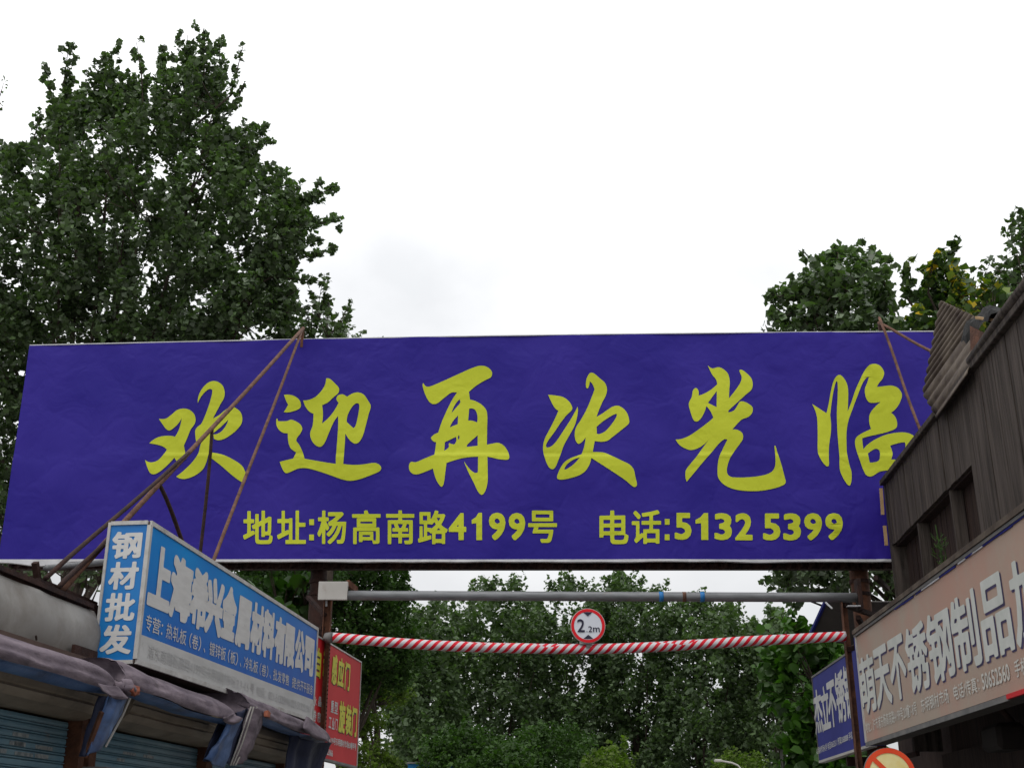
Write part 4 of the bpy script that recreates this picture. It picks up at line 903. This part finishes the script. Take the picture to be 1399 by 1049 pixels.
# ------------------------------------------------------------------ right boarded building
bd = thing('boarded_building', FW.W(1.2, -1.5, 0), "dark weathered timber building with boarded wall and recess on the right", 'building')
MB().fbox(FW, -3.2, 4.3, -3.0, -.16, 3.3, 4.95).build('wall_core', M['interior'], bd)
MB().fbox(FW, -3.2, 4.3, -3.0, -1.2, 0, 3.3).build('lower_core', M['interior'], bd)
random.seed(11)
s = -3.2
while s < 4.29:
    wd = random.uniform(.115, .17); e = min(s + wd, 4.3)
    z0 = 4.365 if s > 1.5 else 3.30
    if s <= 1.5 < e: e = 1.55
    d = random.uniform(-.004, .008)
    MB().fbox(FW, s, e - random.uniform(.004, .009), -.03, .0 + d, z0 - random.uniform(0, .004), 4.985).build('plank', M['darkwood'], bd)
    s = e
s = 1.56
while s < 4.3:
    wd = random.uniform(.12, .19); e = min(s + wd, 4.3)
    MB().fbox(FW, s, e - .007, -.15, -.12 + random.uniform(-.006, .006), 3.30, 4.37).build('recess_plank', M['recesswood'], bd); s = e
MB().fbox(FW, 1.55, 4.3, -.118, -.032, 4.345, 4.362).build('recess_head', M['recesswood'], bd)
for sm in (2.25, 3.35):
    MB().fbox(FW, sm - .018, sm + .018, -.11, -.01, 3.3, 4.345).build('mullion', M['darkwood'], bd)
MB().fbox(FW, 4.302, 4.38, -.25, .012, 2.4, 4.99).build('corner_post', M['darkwood'], bd)
MB().fbox(FW, 4.42, 4.47, -.22, -.1, 2.6, 4.2).build('corner_pipe', M['steelgrey'], bd)
MB().fbox(FW, -3.2, 4.36, -.06, .05, 4.99, 5.045).build('eave_rail', M['darkwood'], bd, bevel=.006)
MB().tube([FW.W(-1.2, .02, 5.10), FW.W(.3, .03, 5.085), FW.W(1.15, .02, 5.07)], .045, 9).build('eave_log', M['darkwood'], bd, smooth=True)
for y0, y1, xx in ((667, 703, 1204.5), (718, 745, 1209.5)):
    MB().bar(atY(xx - 1, y0, 11.75), atY(xx + 1.5, y1, 11.75), .03, .02).build('light_batten', M['lightwood'], bd)
# shopfront under the sign
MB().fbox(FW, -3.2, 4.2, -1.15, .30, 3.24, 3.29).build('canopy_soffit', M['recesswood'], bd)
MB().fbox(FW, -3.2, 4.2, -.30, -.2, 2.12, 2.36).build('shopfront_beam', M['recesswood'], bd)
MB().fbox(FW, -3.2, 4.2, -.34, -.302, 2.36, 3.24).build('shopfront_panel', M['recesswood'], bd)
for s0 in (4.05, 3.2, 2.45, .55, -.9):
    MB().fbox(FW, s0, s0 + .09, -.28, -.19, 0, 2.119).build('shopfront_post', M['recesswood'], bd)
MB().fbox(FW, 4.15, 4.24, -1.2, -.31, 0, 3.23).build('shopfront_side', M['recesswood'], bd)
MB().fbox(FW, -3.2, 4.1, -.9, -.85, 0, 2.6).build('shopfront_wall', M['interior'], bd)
MB().tube([FW.P(1362, 962, .3), FW.P(1399, 1003, -.1)], .02, 8).build('stay_tube', M['rustdark'], bd, smooth=True)
mb = MB(); c = FW.W(1.35, .12, 2.30)
mb.fbox(FW, 1.12, 1.52, .02, .22, 2.2, 2.38); mb.build('hanging_lamp_box', M['interior'], bd, bevel=.03)
# raised corrugated sheet on the eave
sA, sC, sB, sE, sD = FW.P(1263, 538, .05), FW.P(1287, 411, -.15), FW.P(1277, 562, .05), FW.P(1328, 489, .0), FW.P(1336, 434, -.2)
def sheetpt(u, v):        # v runs across the ridges, u along them
    if v <= 1: return sC.lerp(sA, v).lerp(sC.lerp(sD, v), u)
    w_ = (v - 1) / .26; return sA.lerp(sB, w_).lerp(sD.lerp(sE, w_), u)
mb = MB(); nu, nv_ = 10, 132; C0 = FW.n
for i in range(nu + 1):
    for j in range(nv_ + 1):
        v = j / nv_ * 1.36; p = sheetpt(i / nu, v); ph = v * 10 % 1; d = .028 * abs(math.sin(ph * math.pi)) ** .6
        mb.v.append(p + Vector((C0.x * d, C0.y * d, 0)) + Vector((0, -.5 * d, 0)))
for i in range(nu):
    for j in range(nv_): a_ = i * (nv_ + 1) + j; mb.f.append((a_, a_ + 1, a_ + nv_ + 2, a_ + nv_ + 1))
o_ = mb.build('corrugated_sheet', M['corrugate'], bd, smooth=True); md = o_.modifiers.new('thick', 'SOLIDIFY'); md.thickness = .008
MB().add([FW.P(1325, 445, -.05), FW.P(1352, 458, -.05), FW.P(1326, 492, -.02), FW.P(1325, 445, -.35), FW.P(1352, 458, -.35), FW.P(1326, 492, -.35)], [(0, 1, 2), (5, 4, 3), (0, 3, 4, 1), (1, 4, 5, 2), (2, 5, 3, 0)]).build('rusty_gusset', M['rust'], bd)
MB().bar(FW.P(1334, 434, -.1), FW.P(1370, 439, -.1), .02).build('thin_batten', M['lightwood'], bd)
def lump(pts, depth, name, mat, label, cat):
    """crumpled tarpaulin: a net between a lower and an upper line"""
    mb = MB(); n = 26; m_ = 12
    for i in range(n + 1):
        u = i / n
        for j in range(m_ + 1):
            v = j / m_; a_ = v * math.pi
            k = u * (len(pts) - 1); q = min(int(k), len(pts) - 2); t = k - q
            top = FW.P(*lerp(Vector(pts[q][:2] + (0,)), Vector(pts[q + 1][:2] + (0,)), t)[:2], -.25); bot = FW.P(*lerp(Vector(pts[q][2:] + (0,)), Vector(pts[q + 1][2:] + (0,)), t)[:2], -.25)
            p = bot.lerp(top, math.sin(a_) ** .8)
            d = -math.cos(a_) * depth / 2 + .05 * noise.noise(Vector((u * 5, v * 3, 2)))
            p = p + Vector((C0.x * d, C0.y * d, .06 * noise.noise(Vector((u * 7, v * 4, 9))))); mb.v.append(p)
    for i in range(n):
        for j in range(m_): a_ = i * (m_ + 1) + j; mb.f.append((a_, a_ + 1, a_ + m_ + 2, a_ + m_ + 1))
    o = single(mb, name, mat, label, cat, smooth=False); return o
lump([(1338, 440, 1342, 474), (1346, 432, 1352, 466), (1358, 420, 1365, 454), (1375, 420, 1380, 436), (1392, 424, 1396, 424), (1410, 422, 1412, 412)], .34, 'tarpaulin', M['tarp'], "crumpled dark grey tarpaulin heaped on the eave of the boarded building", 'tarpaulin')
# weed on the sign canopy
random.seed(3); mb = MB(); base = FR.P(1289, 775, -.25)
for k in range(70):
    h = random.uniform(.03, .30); p = base + Vector((random.gauss(0, .02), random.gauss(0, .03), h * .9 - .02)); q = p + Vector((random.uniform(-.045, .045), random.uniform(-.03, .03), random.uniform(.0, .05)))
    mb.bar(p, q, .005, .003)
mb.tube([base, base + Vector((-.02, 0, .34))], .005, 5)
single(mb, 'weed', LM['bright'], "thin green weed growing from the canopy in front of the wall recess", 'weed')

# grey gable sheet beyond, right
g = thing('lean_to_shed', atY(1150, 850, 13.3), "grey-brown sloping sheet roof end behind the right end of the crossbar", 'lean-to roof')
q = [atY(1127, 822, 13.0), atY(1235, 822, 13.0), atY(1235, 900, 13.2), atY(1106, 868, 13.4)]
MB().add(q + [p + Vector((0, .05, .02)) for p in q], [(0, 1, 2, 3), (7, 6, 5, 4), (0, 4, 5, 1), (1, 5, 6, 2), (2, 6, 7, 3), (3, 7, 4, 0)]).build('roof_sheet', M['sheetbrown'], g)
MB().bar(q[0] + Vector((0, -.02, 0)), q[3] + Vector((0, -.02, 0)), .03).build('edge_trim', M['navy'], g)
MB().fbox(FBLU, -3.2, -.3, -.9, -.8, 0, 3.3).build('wall', M['shopwall'], g)

# no-through sign at the lower right
cN = atY(1216, 1058, 8.0); rN = .165
ne = thing('prohibition_sign', (cN.x, 8.0, 0), "round cream sign with orange-red rim and diagonal at the lower right", 'road sign')
disc(cN, rN, .012, 'sign_plate', M['steelgrey'], ne)
disc(cN + Vector((0, -.003, 0)), rN * .97, .002, 'cream_face', M['signgold'], ne)
ring(cN + Vector((0, -.006, 0)), rN * .80, rN * .985, 'red_rim', M['signorange'], ne)
d = Vector((math.cos(R_(-45)), 0, math.sin(R_(-45)))); nrm = Vector((-d.z, 0, d.x))
MB().add([cN + Vector((0, -.009, 0)) + d * a_ * rN * .8 + nrm * b_ * rN * .09 for a_, b_ in ((-1, -1), (1, -1), (1, 1), (-1, 1))], [(0, 1, 2, 3)]).build('red_diagonal', M['signorange'], ne)
MB().tube([(cN.x, 8.04, 0), (cN.x, 8.04, cN.z + .1)], .025, 10).build('post', M['steelgrey'], ne, smooth=True)

# small things far down the street
bs = atY(1069, 1010, 15.5)
o_ = thing('edge_on_sign', (bs.x, 15.5, 0), "pale grey pointed sign seen nearly edge-on beside the bright leafy tree", 'road sign')
MB().add([bs + Vector(v) for v in ((0, 0, .0), (-.055, 0, -.16), (-.03, 0, -.42), (.05, .3, -.42), (.05, .3, -.12)) ] + [bs + Vector(v) for v in ((.012, .02, .0), (-.04, .02, -.16), (-.018, .02, -.42), (.062, .32, -.42), (.062, .32, -.12))], [(0, 1, 2, 3, 4), (9, 8, 7, 6, 5), (0, 5, 6, 1), (1, 6, 7, 2), (2, 7, 8, 3), (3, 8, 9, 4), (4, 9, 5, 0)]).build('panel', M['plate'], o_)
MB().tube([(bs.x, 15.55, 0), (bs.x, 15.55, bs.z - .2)], .02, 8).build('post', M['steelgrey'], o_, smooth=True)
lp = thing('street_lamp', atY(1012, 1060, 30), "thin curved street lamp arm low among the far trees", 'street lamp')
lp.location.z = 0; P0 = atY(1014, 1052, 30)
MB().tube([(P0.x, 30, 0), P0, atY(1008, 1045, 30), atY(1000, 1041.5, 30), atY(985, 1039, 30)], .022, 8).build('arm', M['plate'], lp, smooth=True)
c = atY(984, 1038.5, 30); MB().box((c.x - .14, 29.93, c.z - .03), (c.x + .03, 30.07, c.z + .03)).build('lamp_head', M['plate'], lp, bevel=.012)
c = atY(571, 1040, 30)
sh_ = thing('blue_shed', (c.x, 31, 0), "bright blue sheet shed glimpsed between the far trees at lower left", 'shed')
MB().box((c.x - .25, 30.2, 0), (c.x + 1.2, 32, c.z - .04)).build('wall', M['bluesheet'], sh_)
MB().box((c.x - .30, 30.1, c.z - .035), (c.x + 1.3, 32.1, c.z)).build('roof', M['steelgrey'], sh_)

# ------------------------------------------------------------------ trees
def poly_inside(poly, x, y):
    n = len(poly); ins = np.zeros(len(x), bool); j = n - 1
    for i in range(n):
        xi, yi = poly[i]; xj, yj = poly[j]
        c = ((yi > y) != (yj > y)) & (x < (xj - xi) * (y - yi) / (yj - yi + 1e-12) + xi); ins ^= c; j = i
    return ins
def poly_dist(poly, x, y):
    d = np.full(len(x), 1e9); n = len(poly)
    for i in range(n):
        ax, ay = poly[i]; bx, by = poly[(i + 1) % n]; vx, vy = bx - ax, by - ay
        t = np.clip(((x - ax) * vx + (y - ay) * vy) / (vx * vx + vy * vy + 1e-12), 0, 1)
        d = np.minimum(d, np.hypot(x - ax - t * vx, y - ay - t * vy))
    return d
def leaves_mesh(name, C, size, rng, mat, parent, up=.35, round_=False):
    n = len(C)
    nrm = rng.normal(size=(n, 3)); nrm[:, 2] = np.abs(nrm[:, 2]) * (1 if up > 0 else .6) + up; nrm /= np.linalg.norm(nrm, axis=1)[:, None]
    flip = rng.random(n) < .25; nrm[flip] *= -1
    a = rng.normal(size=(n, 3)); a[:, 2] -= .5; t = a - (a * nrm).sum(1)[:, None] * nrm; t /= np.linalg.norm(t, axis=1)[:, None]
    b = np.cross(nrm, t); sz = (size * rng.uniform(.5, 1.4, n))[:, None]
    if round_:
        K = [(-.5, 0, 0), (-.3, .42, .06), (.12, .46, .10), (.55, 0, 0), (.12, -.46, .10), (-.3, -.42, .06)]
    else:
        K = [(-.5, 0, 0), (-.1, .46, .09), (.55, 0, -.04), (-.1, -.46, .09)]
    k = len(K); V = np.empty((n, k, 3))
    for i, (u, v, w_) in enumerate(K): V[:, i] = C + t * sz * u + b * sz * v + nrm * sz * w_
    o0 = np.array(origin(parent)); V = (V.reshape(-1, 3) - o0).astype(np.float32)
    me = bpy.data.meshes.new(name); me.vertices.add(n * k); me.vertices.foreach_set('co', V.ravel())
    if round_:
        quads = np.array([[0, 1, 2, 3], [0, 3, 4, 5]]); idx = (np.arange(n)[:, None, None] * k + quads[None]).reshape(-1); nf = n * 2
    else:
        idx = np.arange(n * k); nf = n
    me.loops.add(len(idx)); me.loops.foreach_set('vertex_index', idx.astype(np.int32))
    me.polygons.add(nf); me.polygons.foreach_set('loop_start', np.arange(0, nf * 4, 4, dtype=np.int32)); me.polygons.foreach_set('loop_total', np.full(nf, 4, dtype=np.int32))
    me.update(calc_edges=True); me.validate()
    return link_mesh(name, me, mat, parent)
def npnoise(P, sc, seed):
    """cheap smooth 3-D value field in -1..1"""
    r = np.random.default_rng(seed); out = np.zeros(len(P))
    for k in range(9):
        f = r.normal(size=3) * sc * (1 + .35 * k / 3); out += np.sin(P @ f + r.uniform(0, 6.28)) * np.cos(P[:, [1, 2, 0]] @ (r.normal(size=3) * sc) + r.uniform(0, 6.28))
    return out / 3
def tree(label, cat, polypx, Y, thick, nsh, per, size, mat, seed, name='broadleaf_tree', trunk=None, shoot=(.35, .7), spread=.09, gap=-.25, gsc=2.2, group=None, lift=.8, outward=.6, round_=False, up=.35, trunk_r=.16, limbs=9, twigs=True, bmat='bark', topthin=0, jit=1.0, fingers=()):
    rng = np.random.default_rng(seed)
    W = [atY(x, y, Y) for x, y in polypx]; poly = [(p.x, p.z) for p in W]
    xs = [p[0] for p in poly]; zs = [p[1] for p in poly]; x0, x1, z0, z1 = min(xs), max(xs), min(zs), max(zs)
    tx = sum(xs) / len(xs) if trunk is None else atY(trunk, polypx[-1][1], Y).x
    root = thing(name, (tx, Y, 0), label, cat, group)
    P = np.empty((0, 3)); scale = min(x1 - x0, z1 - z0)
    while len(P) < nsh:
        n = nsh * 4; x = rng.uniform(x0, x1, n); z = rng.uniform(z0, z1, n); k = poly_inside(poly, x, z); x, z = x[k], z[k]
        dd = poly_dist(poly, x, z); th = thick * np.sqrt(np.clip(dd / (scale * .35), .04, 1))
        y = Y + rng.uniform(-1, 1, len(x)) * th; Q = np.stack([x, y, z], 1)
        g_ = npnoise(Q * np.array([1, .35, 1]), gsc, seed + 7); lim = gap + topthin * np.clip((z - z0) / (z1 - z0), 0, 1) ** 2
        Q = Q[g_ > lim]; P = np.concatenate([P, Q])
    P = P[:nsh]
    cen = np.array([tx, Y, z0 + (z1 - z0) * .35]); out = P - cen; out /= np.linalg.norm(out, axis=1)[:, None] + 1e-6
    D = out * outward + np.array([0, 0, lift]) + rng.normal(size=P.shape) * .35 * jit; D /= np.linalg.norm(D, axis=1)[:, None]
    Ln = rng.uniform(shoot[0], shoot[1], len(P)) * (size / .1)
    t = rng.random((len(P), per)) ; s_ = spread * (size / .1) * (1.15 - .75 * t)
    bl = rng.normal(size=(len(P), per, 3)); bl = bl / np.linalg.norm(bl, axis=2)[..., None] * (rng.random((len(P), per)) ** .45)[..., None]
    C = P[:, None] + D[:, None] * (t * Ln[:, None])[..., None] + bl * s_[..., None] * 1.6
    C = C.reshape(-1, 3); F_ = []; fpts = []
    for fx0, fy0, fx1, fy1, fr, *fd in fingers:        # single leafy boughs reaching out of the crown
        yy = Y + rng.uniform(-.5, .5) * min(thick, 1.2); a_, b_ = np.array(atY(fx0, fy0, yy)), np.array(atY(fx1, fy1, yy)); b_ = b_ + np.array([0, rng.uniform(-.4, .4), 0])
        r_ = fr / FOC * yy * 1.05; ln_ = np.linalg.norm(b_ - a_); nc = max(5, int(ln_ / .055)); dens = fd[0] if fd else 1.0
        fpts.append((Vector(a_), Vector(b_), Vector(((a_ + b_) / 2) + rng.normal(size=3) * .05)))
        for q in range(nc):
            tt = (q + rng.random()) / nc; cc = a_ + (b_ - a_) * tt + rng.normal(size=3) * r_ * .40; rr = r_ * rng.uniform(.5, .9) * (1 - .3 * tt)
            m_ = int(32 * dens * (rr / .12) ** 2 * rng.uniform(.6, 1.2)) + 4; bb = rng.normal(size=(m_, 3)); bb /= np.linalg.norm(bb, axis=1)[:, None]
            F_.append(cc + bb * rr * rng.random((m_, 1)) ** .4)
    if F_: C = np.concatenate([C] + F_)
    leaves_mesh('crown', C, size, rng, LM[mat], root, up=up, round_=round_)['kind'] = 'stuff'
    # trunk, limbs and twigs
    top = z0 + (z1 - z0) * .62; mb = MB()
    tp = [Vector((tx + .12 * math.sin(k * 1.3 + seed), Y + .1 * math.cos(k * 1.7), max(top, .5) * k / 7)) for k in range(8)]
    mb.tube(tp, [trunk_r * (1 - .75 * k / 7) for k in range(8)], 9); mb.build('trunk', M[bmat], root, smooth=True)
    idx = rng.choice(len(P), min(limbs, len(P)), replace=False); mb = MB(); LP = [];
    for q in idx:
        e = Vector(P[q]); h = rng.uniform(.45, .95); a = Vector((tx, Y, max(.5, min(z0 + .2 * (z1 - z0), top) * (.6 + .4 * h))))
        a = tp[min(7, max(0, int(a.z / max(top, .5) * 7)))]
        midp = a.lerp(e, .5) + Vector((0, 0, -.08 * (e - a).length)); pts = [a, a.lerp(midp, .6), midp, midp.lerp(e, .55), e]
        mb.tube(pts, [trunk_r * .34, trunk_r * .27, trunk_r * .2, trunk_r * .13, trunk_r * .05], 6, cap=False); LP += pts[1:]
    for a_, b_, c_ in fpts:
        h_ = a_ + (Vector((tx, Y, a_.z)) - a_) * .35 + Vector((0, 0, -.5)); mb.tube([h_, a_, c_, b_], [.022, .016, .011, .004], 5, cap=False)
    mb.build('limbs', M[bmat], root, smooth=True)
    if twigs and LP:
        LPn = np.array(LP); mb = MB(); sel = rng.choice(len(P), min(len(P), 260), replace=False)
        for q in sel:
            j = int(np.argmin(((LPn - P[q]) ** 2).sum(1))); a = Vector(LPn[j]); e = Vector(P[q] + D[q] * Ln[q] * .8)
            if (a - e).length < 2.6 * size / .1: mb.tube([a, a.lerp(e, .5) + Vector((0, 0, -.04)), e], [.012, .009, .004], 3, cap=False)
        mb.build('twigs', M[bmat], root)['kind'] = 'stuff'
    return root
# big tree on the left
tree("tall dark broadleaf tree filling the upper left behind the banner", 'tree',
     [(-90, 235), (0, 220), (45, 225), (62, 195), (76, 155), (100, 145), (116, 165), (132, 125), (165, 120), (180, 165), (190, 140), (212, 125), (232, 140), (245, 115), (300, 115), (312, 150), (296, 200), (340, 205), (355, 240), (392, 262), (412, 290), (408, 325), (395, 350), (386, 400), (388, 450), (370, 520), (200, 520), (60, 520), (45, 660), (10, 800), (-90, 800)],
     17.5, 2.0, 2100, 38, .092, 'dark', 1, trunk=108, trunk_r=.17, limbs=26, gap=-.40, gsc=3.0, topthin=.25, spread=.112, shoot=(.24, .5), outward=.75, lift=.55,
     fingers=[(78, 170, 68, 98, 10, .8), (93, 160, 104, 78, 12), (126, 150, 140, 78, 14), (150, 110, 172, 70, 9), (196, 160, 190, 66, 9), (222, 150, 222, 56, 14), (250, 150, 257, 50, 17), (275, 150, 279, 42, 15), (298, 160, 305, 62, 14, .6), (316, 130, 333, 64, 9, .35), (318, 150, 338, 122, 8, .3),
              (285, 190, 366, 168, 13), (310, 215, 368, 194, 13), (360, 262, 398, 244, 14), (392, 280, 460, 255, 13), (396, 302, 460, 289, 12), (378, 330, 438, 325, 10), (372, 358, 462, 354, 11), (372, 378, 450, 382, 8, .8), (380, 410, 412, 402, 10), (372, 428, 420, 433, 10), (-20, 215, 40, 192, 11), (40, 215, 62, 160, 9, .6)])
tree("leafy poplar top poking above the banner just right of the left guy poles", 'tree', [(412, 520), (425, 470), (436, 425), (450, 420), (455, 452), (480, 462), (505, 480), (505, 520)], 18.5, .6, 95, 20, .10, 'dark', 2, limbs=6, trunk_r=.1, gap=-1.5)
tree("small leafy sprig at the far left edge of the frame", 'tree', [(-60, 150), (-15, 125), (2, 135), (0, 160), (-60, 210)], 18.5, .4, 22, 9, .09, 'dark', 3, limbs=3, trunk_r=.08, gap=-2)
# seen under the banner on the left
tree("dark tree behind the roof seen below the banner at the left", 'tree', [(40, 740), (140, 740), (140, 840), (90, 830), (45, 800)], 15.5, .5, 95, 12, .09, 'dark', 4, limbs=4, trunk=103, trunk_r=.12, gap=-.2, gsc=3)
tree("pale-green large-leaved shrub between the blue box sign and the left support post", 'shrub', [(368, 860), (372, 800), (380, 785), (392, 830), (400, 795), (412, 778), (425, 790), (428, 880), (400, 870)], 13.4, .35, 46, 7, .13, 'bright', 5, name='shrub', round_=True, limbs=6, trunk_r=.05, gap=-1, spread=.05, shoot=(.15, .3), up=.1)
tree("dark feathery conifer-like tree beside the grey end plate", 'tree', [(330, 800), (350, 770), (550, 770), (545, 800), (552, 820), (545, 850), (562, 880), (560, 915), (530, 935), (500, 930), (440, 1000), (330, 900)], 21, 1.5, 1500, 46, .06, 'fir', 6, name='feathery_tree', lift=.15, outward=.9, spread=.15, shoot=(.4, .8), gap=-.6, gsc=2.2, limbs=14, up=.5)
tree("yellow-green feathery tree just right of the red sign", 'tree', [(470, 935), (515, 925), (545, 940), (540, 975), (525, 1000), (470, 1005)], 23.5, .9, 420, 40, .055, 'lime', 7, name='feathery_tree', lift=.15, outward=.8, spread=.17, shoot=(.4, .8), gap=-.5, limbs=6, up=.5)
tree("low lime-green bush below the red sign", 'bush', [(470, 1030), (505, 1025), (530, 1040), (550, 1060), (550, 1110), (470, 1110)], 20, .7, 170, 36, .05, 'lime', 8, name='bush', lift=.4, spread=.16, shoot=(.3, .6), gap=-1, limbs=5, trunk_r=.06, up=.5)
# far row
far = [
 ("far poplar at the left end of the row, beside the feathery tree", [(535, 900), (560, 850), (600, 832), (622, 850), (640, 1110), (530, 1110)], 36, 21),
 ("far poplar with twin thin tops left of the round sign", [(610, 880), (625, 845), (655, 812), (668, 800), (690, 830), (703, 798), (715, 830), (740, 850), (735, 1110), (600, 1110)], 39, 22),
 ("far poplar directly behind the round 2.2m sign", [(720, 860), (742, 812), (765, 796), (772, 786), (785, 812), (800, 800), (815, 820), (840, 850), (850, 1110), (720, 1110)], 41, 23),
 ("tallest far poplar with a broad top right of the round sign", [(815, 850), (825, 808), (845, 786), (865, 800), (882, 784), (895, 820), (905, 812), (915, 840), (925, 1110), (830, 1110)], 40, 24),
 ("far poplar behind the blue tape bands", [(905, 870), (920, 842), (945, 830), (965, 825), (980, 845), (992, 838), (1002, 850), (1005, 1110), (900, 1110)], 38, 25),
 ("far poplar with narrow paired tops right of the tape bands", [(980, 870), (990, 850), (1000, 835), (1012, 850), (1022, 850), (1030, 880), (1035, 1110), (980, 1110)], 42, 26),
 ("far poplar at the right end of the row, behind the broad-leaved tree", [(1020, 880), (1040, 848), (1060, 850), (1075, 880), (1100, 900), (1110, 1110), (1010, 1110)], 37, 27)]
for lb, pp, Y, sd_ in far:
    ar = (max(p[0] for p in pp) - min(p[0] for p in pp)) / 120
    tree(lb, 'tree', pp, Y, 2.4, int(620 * ar), 36, .13, 'mid' if sd_ % 2 else 'mid', sd_, name='poplar_tree', group='poplars beyond the gate', shoot=(.25, .5), spread=.14, gap=-.55, gsc=1.6, trunk_r=.14, limbs=12, lift=1.1, outward=.4, twigs=False)
for lb, pp, Y, sd_, mt in (("rounded dark bush low left in the gateway", [(585, 1035), (610, 1010), (650, 1005), (680, 1020), (690, 1110), (570, 1110)], 30, 31, 'fir'),
                       ("wide rounded bush low in the gateway below the round sign", [(690, 1030), (720, 1005), (770, 1000), (800, 1020), (812, 1110), (690, 1110)], 31, 32, 'fir'),
                       ("small pale bush low in the gateway", [(665, 1045), (685, 1034), (710, 1040), (720, 1110), (655, 1110)], 27, 33, 'fir'),
                       ("bright lime bush at the bottom right of centre in the gateway", [(810, 1050), (825, 1039), (850, 1040), (862, 1110), (800, 1110)], 26, 34, 'lime'),
                       ("low yellow-green bush behind the street lamp arm", [(985, 1052), (1005, 1042), (1030, 1045), (1040, 1110), (980, 1110)], 32, 35, 'lime')):
    ar = (max(p[0] for p in pp) - min(p[0] for p in pp)) / 120
    tree(lb, 'bush', pp, Y, 1.4, int(420 * ar), 30, .085, mt, sd_, name='bush', shoot=(.3, .6), spread=.17, gap=-.9, gsc=1.5, trunk_r=.07, limbs=6, up=.5, lift=.4, twigs=False)
# right side
tree("bright broad-leaved tree between the gateway and the navy sign", 'tree', [(1052, 925), (1065, 915), (1080, 935), (1085, 905), (1110, 895), (1170, 890), (1200, 1110), (1085, 1110), (1078, 1010), (1052, 975), (1072, 950)], 15.6, .8, 560, 14, .115, 'bright', 41, round_=True, limbs=12, trunk=1150, trunk_r=.1, gap=-.45, gsc=2.8, spread=.07, shoot=(.15, .4), up=.2)
tree("loose sprig of round leaves just above the right end of the striped bar", 'tree', [(1070, 895), (1078, 868), (1092, 862), (1102, 880), (1108, 900)], 15.0, .2, 20, 9, .115, 'bright', 51, round_=True, limbs=4, trunk=1100, trunk_r=.04, gap=-2, spread=.07, shoot=(.15, .35), up=.1)
tree("full dark tree above the banner's right half, hanging below the banner too", 'tree', [(1072, 440), (1062, 418), (1098, 392), (1120, 375), (1145, 366), (1180, 368), (1205, 385), (1212, 410), (1225, 450), (1230, 520), (1230, 830), (1160, 812), (1120, 818), (1062, 806), (1080, 740), (1080, 520), (1060, 440)], 16.5, 1.2, 900, 20, .11, 'dark', 42, limbs=20, trunk=1195, trunk_r=.11, gap=-.55, gsc=2.6, shoot=(.15, .35), fingers=[(1090, 400, 1056, 392, 10), (1085, 425, 1055, 442, 9), (1122, 375, 1098, 343, 8), (1142, 365, 1138, 330, 9), (1182, 370, 1188, 338, 9), (1200, 385, 1212, 352, 8, .6), (1110, 395, 1075, 412, 10), (1160, 370, 1163, 342, 12)])
tree("tree with yellowing leaves behind the raised corrugated sheet", 'tree', [(1228, 430), (1228, 395), (1240, 390), (1260, 405), (1288, 365), (1300, 368), (1312, 408), (1345, 402), (1370, 410), (1385, 440), (1400, 520), (1240, 520), (1232, 450)], 15.0, .9, 300, 15, .105, 'turning', 43, limbs=12, trunk=1320, trunk_r=.06, gap=-.3, gsc=3.0, topthin=.2, shoot=(.12, .3), fingers=[(1298, 395, 1294, 337, 9), (1268, 400, 1268, 358, 9), (1238, 405, 1235, 362, 9), (1345, 405, 1352, 372, 8, .5), (1368, 410, 1376, 382, 9, .5)])
tree("dark leafy tree cut by the right edge of the frame", 'tree', [(1392, 325), (1395, 355), (1385, 360), (1392, 400), (1390, 440), (1460, 440), (1470, 290)], 16.5, .7, 150, 17, .105, 'dark', 44, limbs=8, trunk_r=.12, gap=-.6)
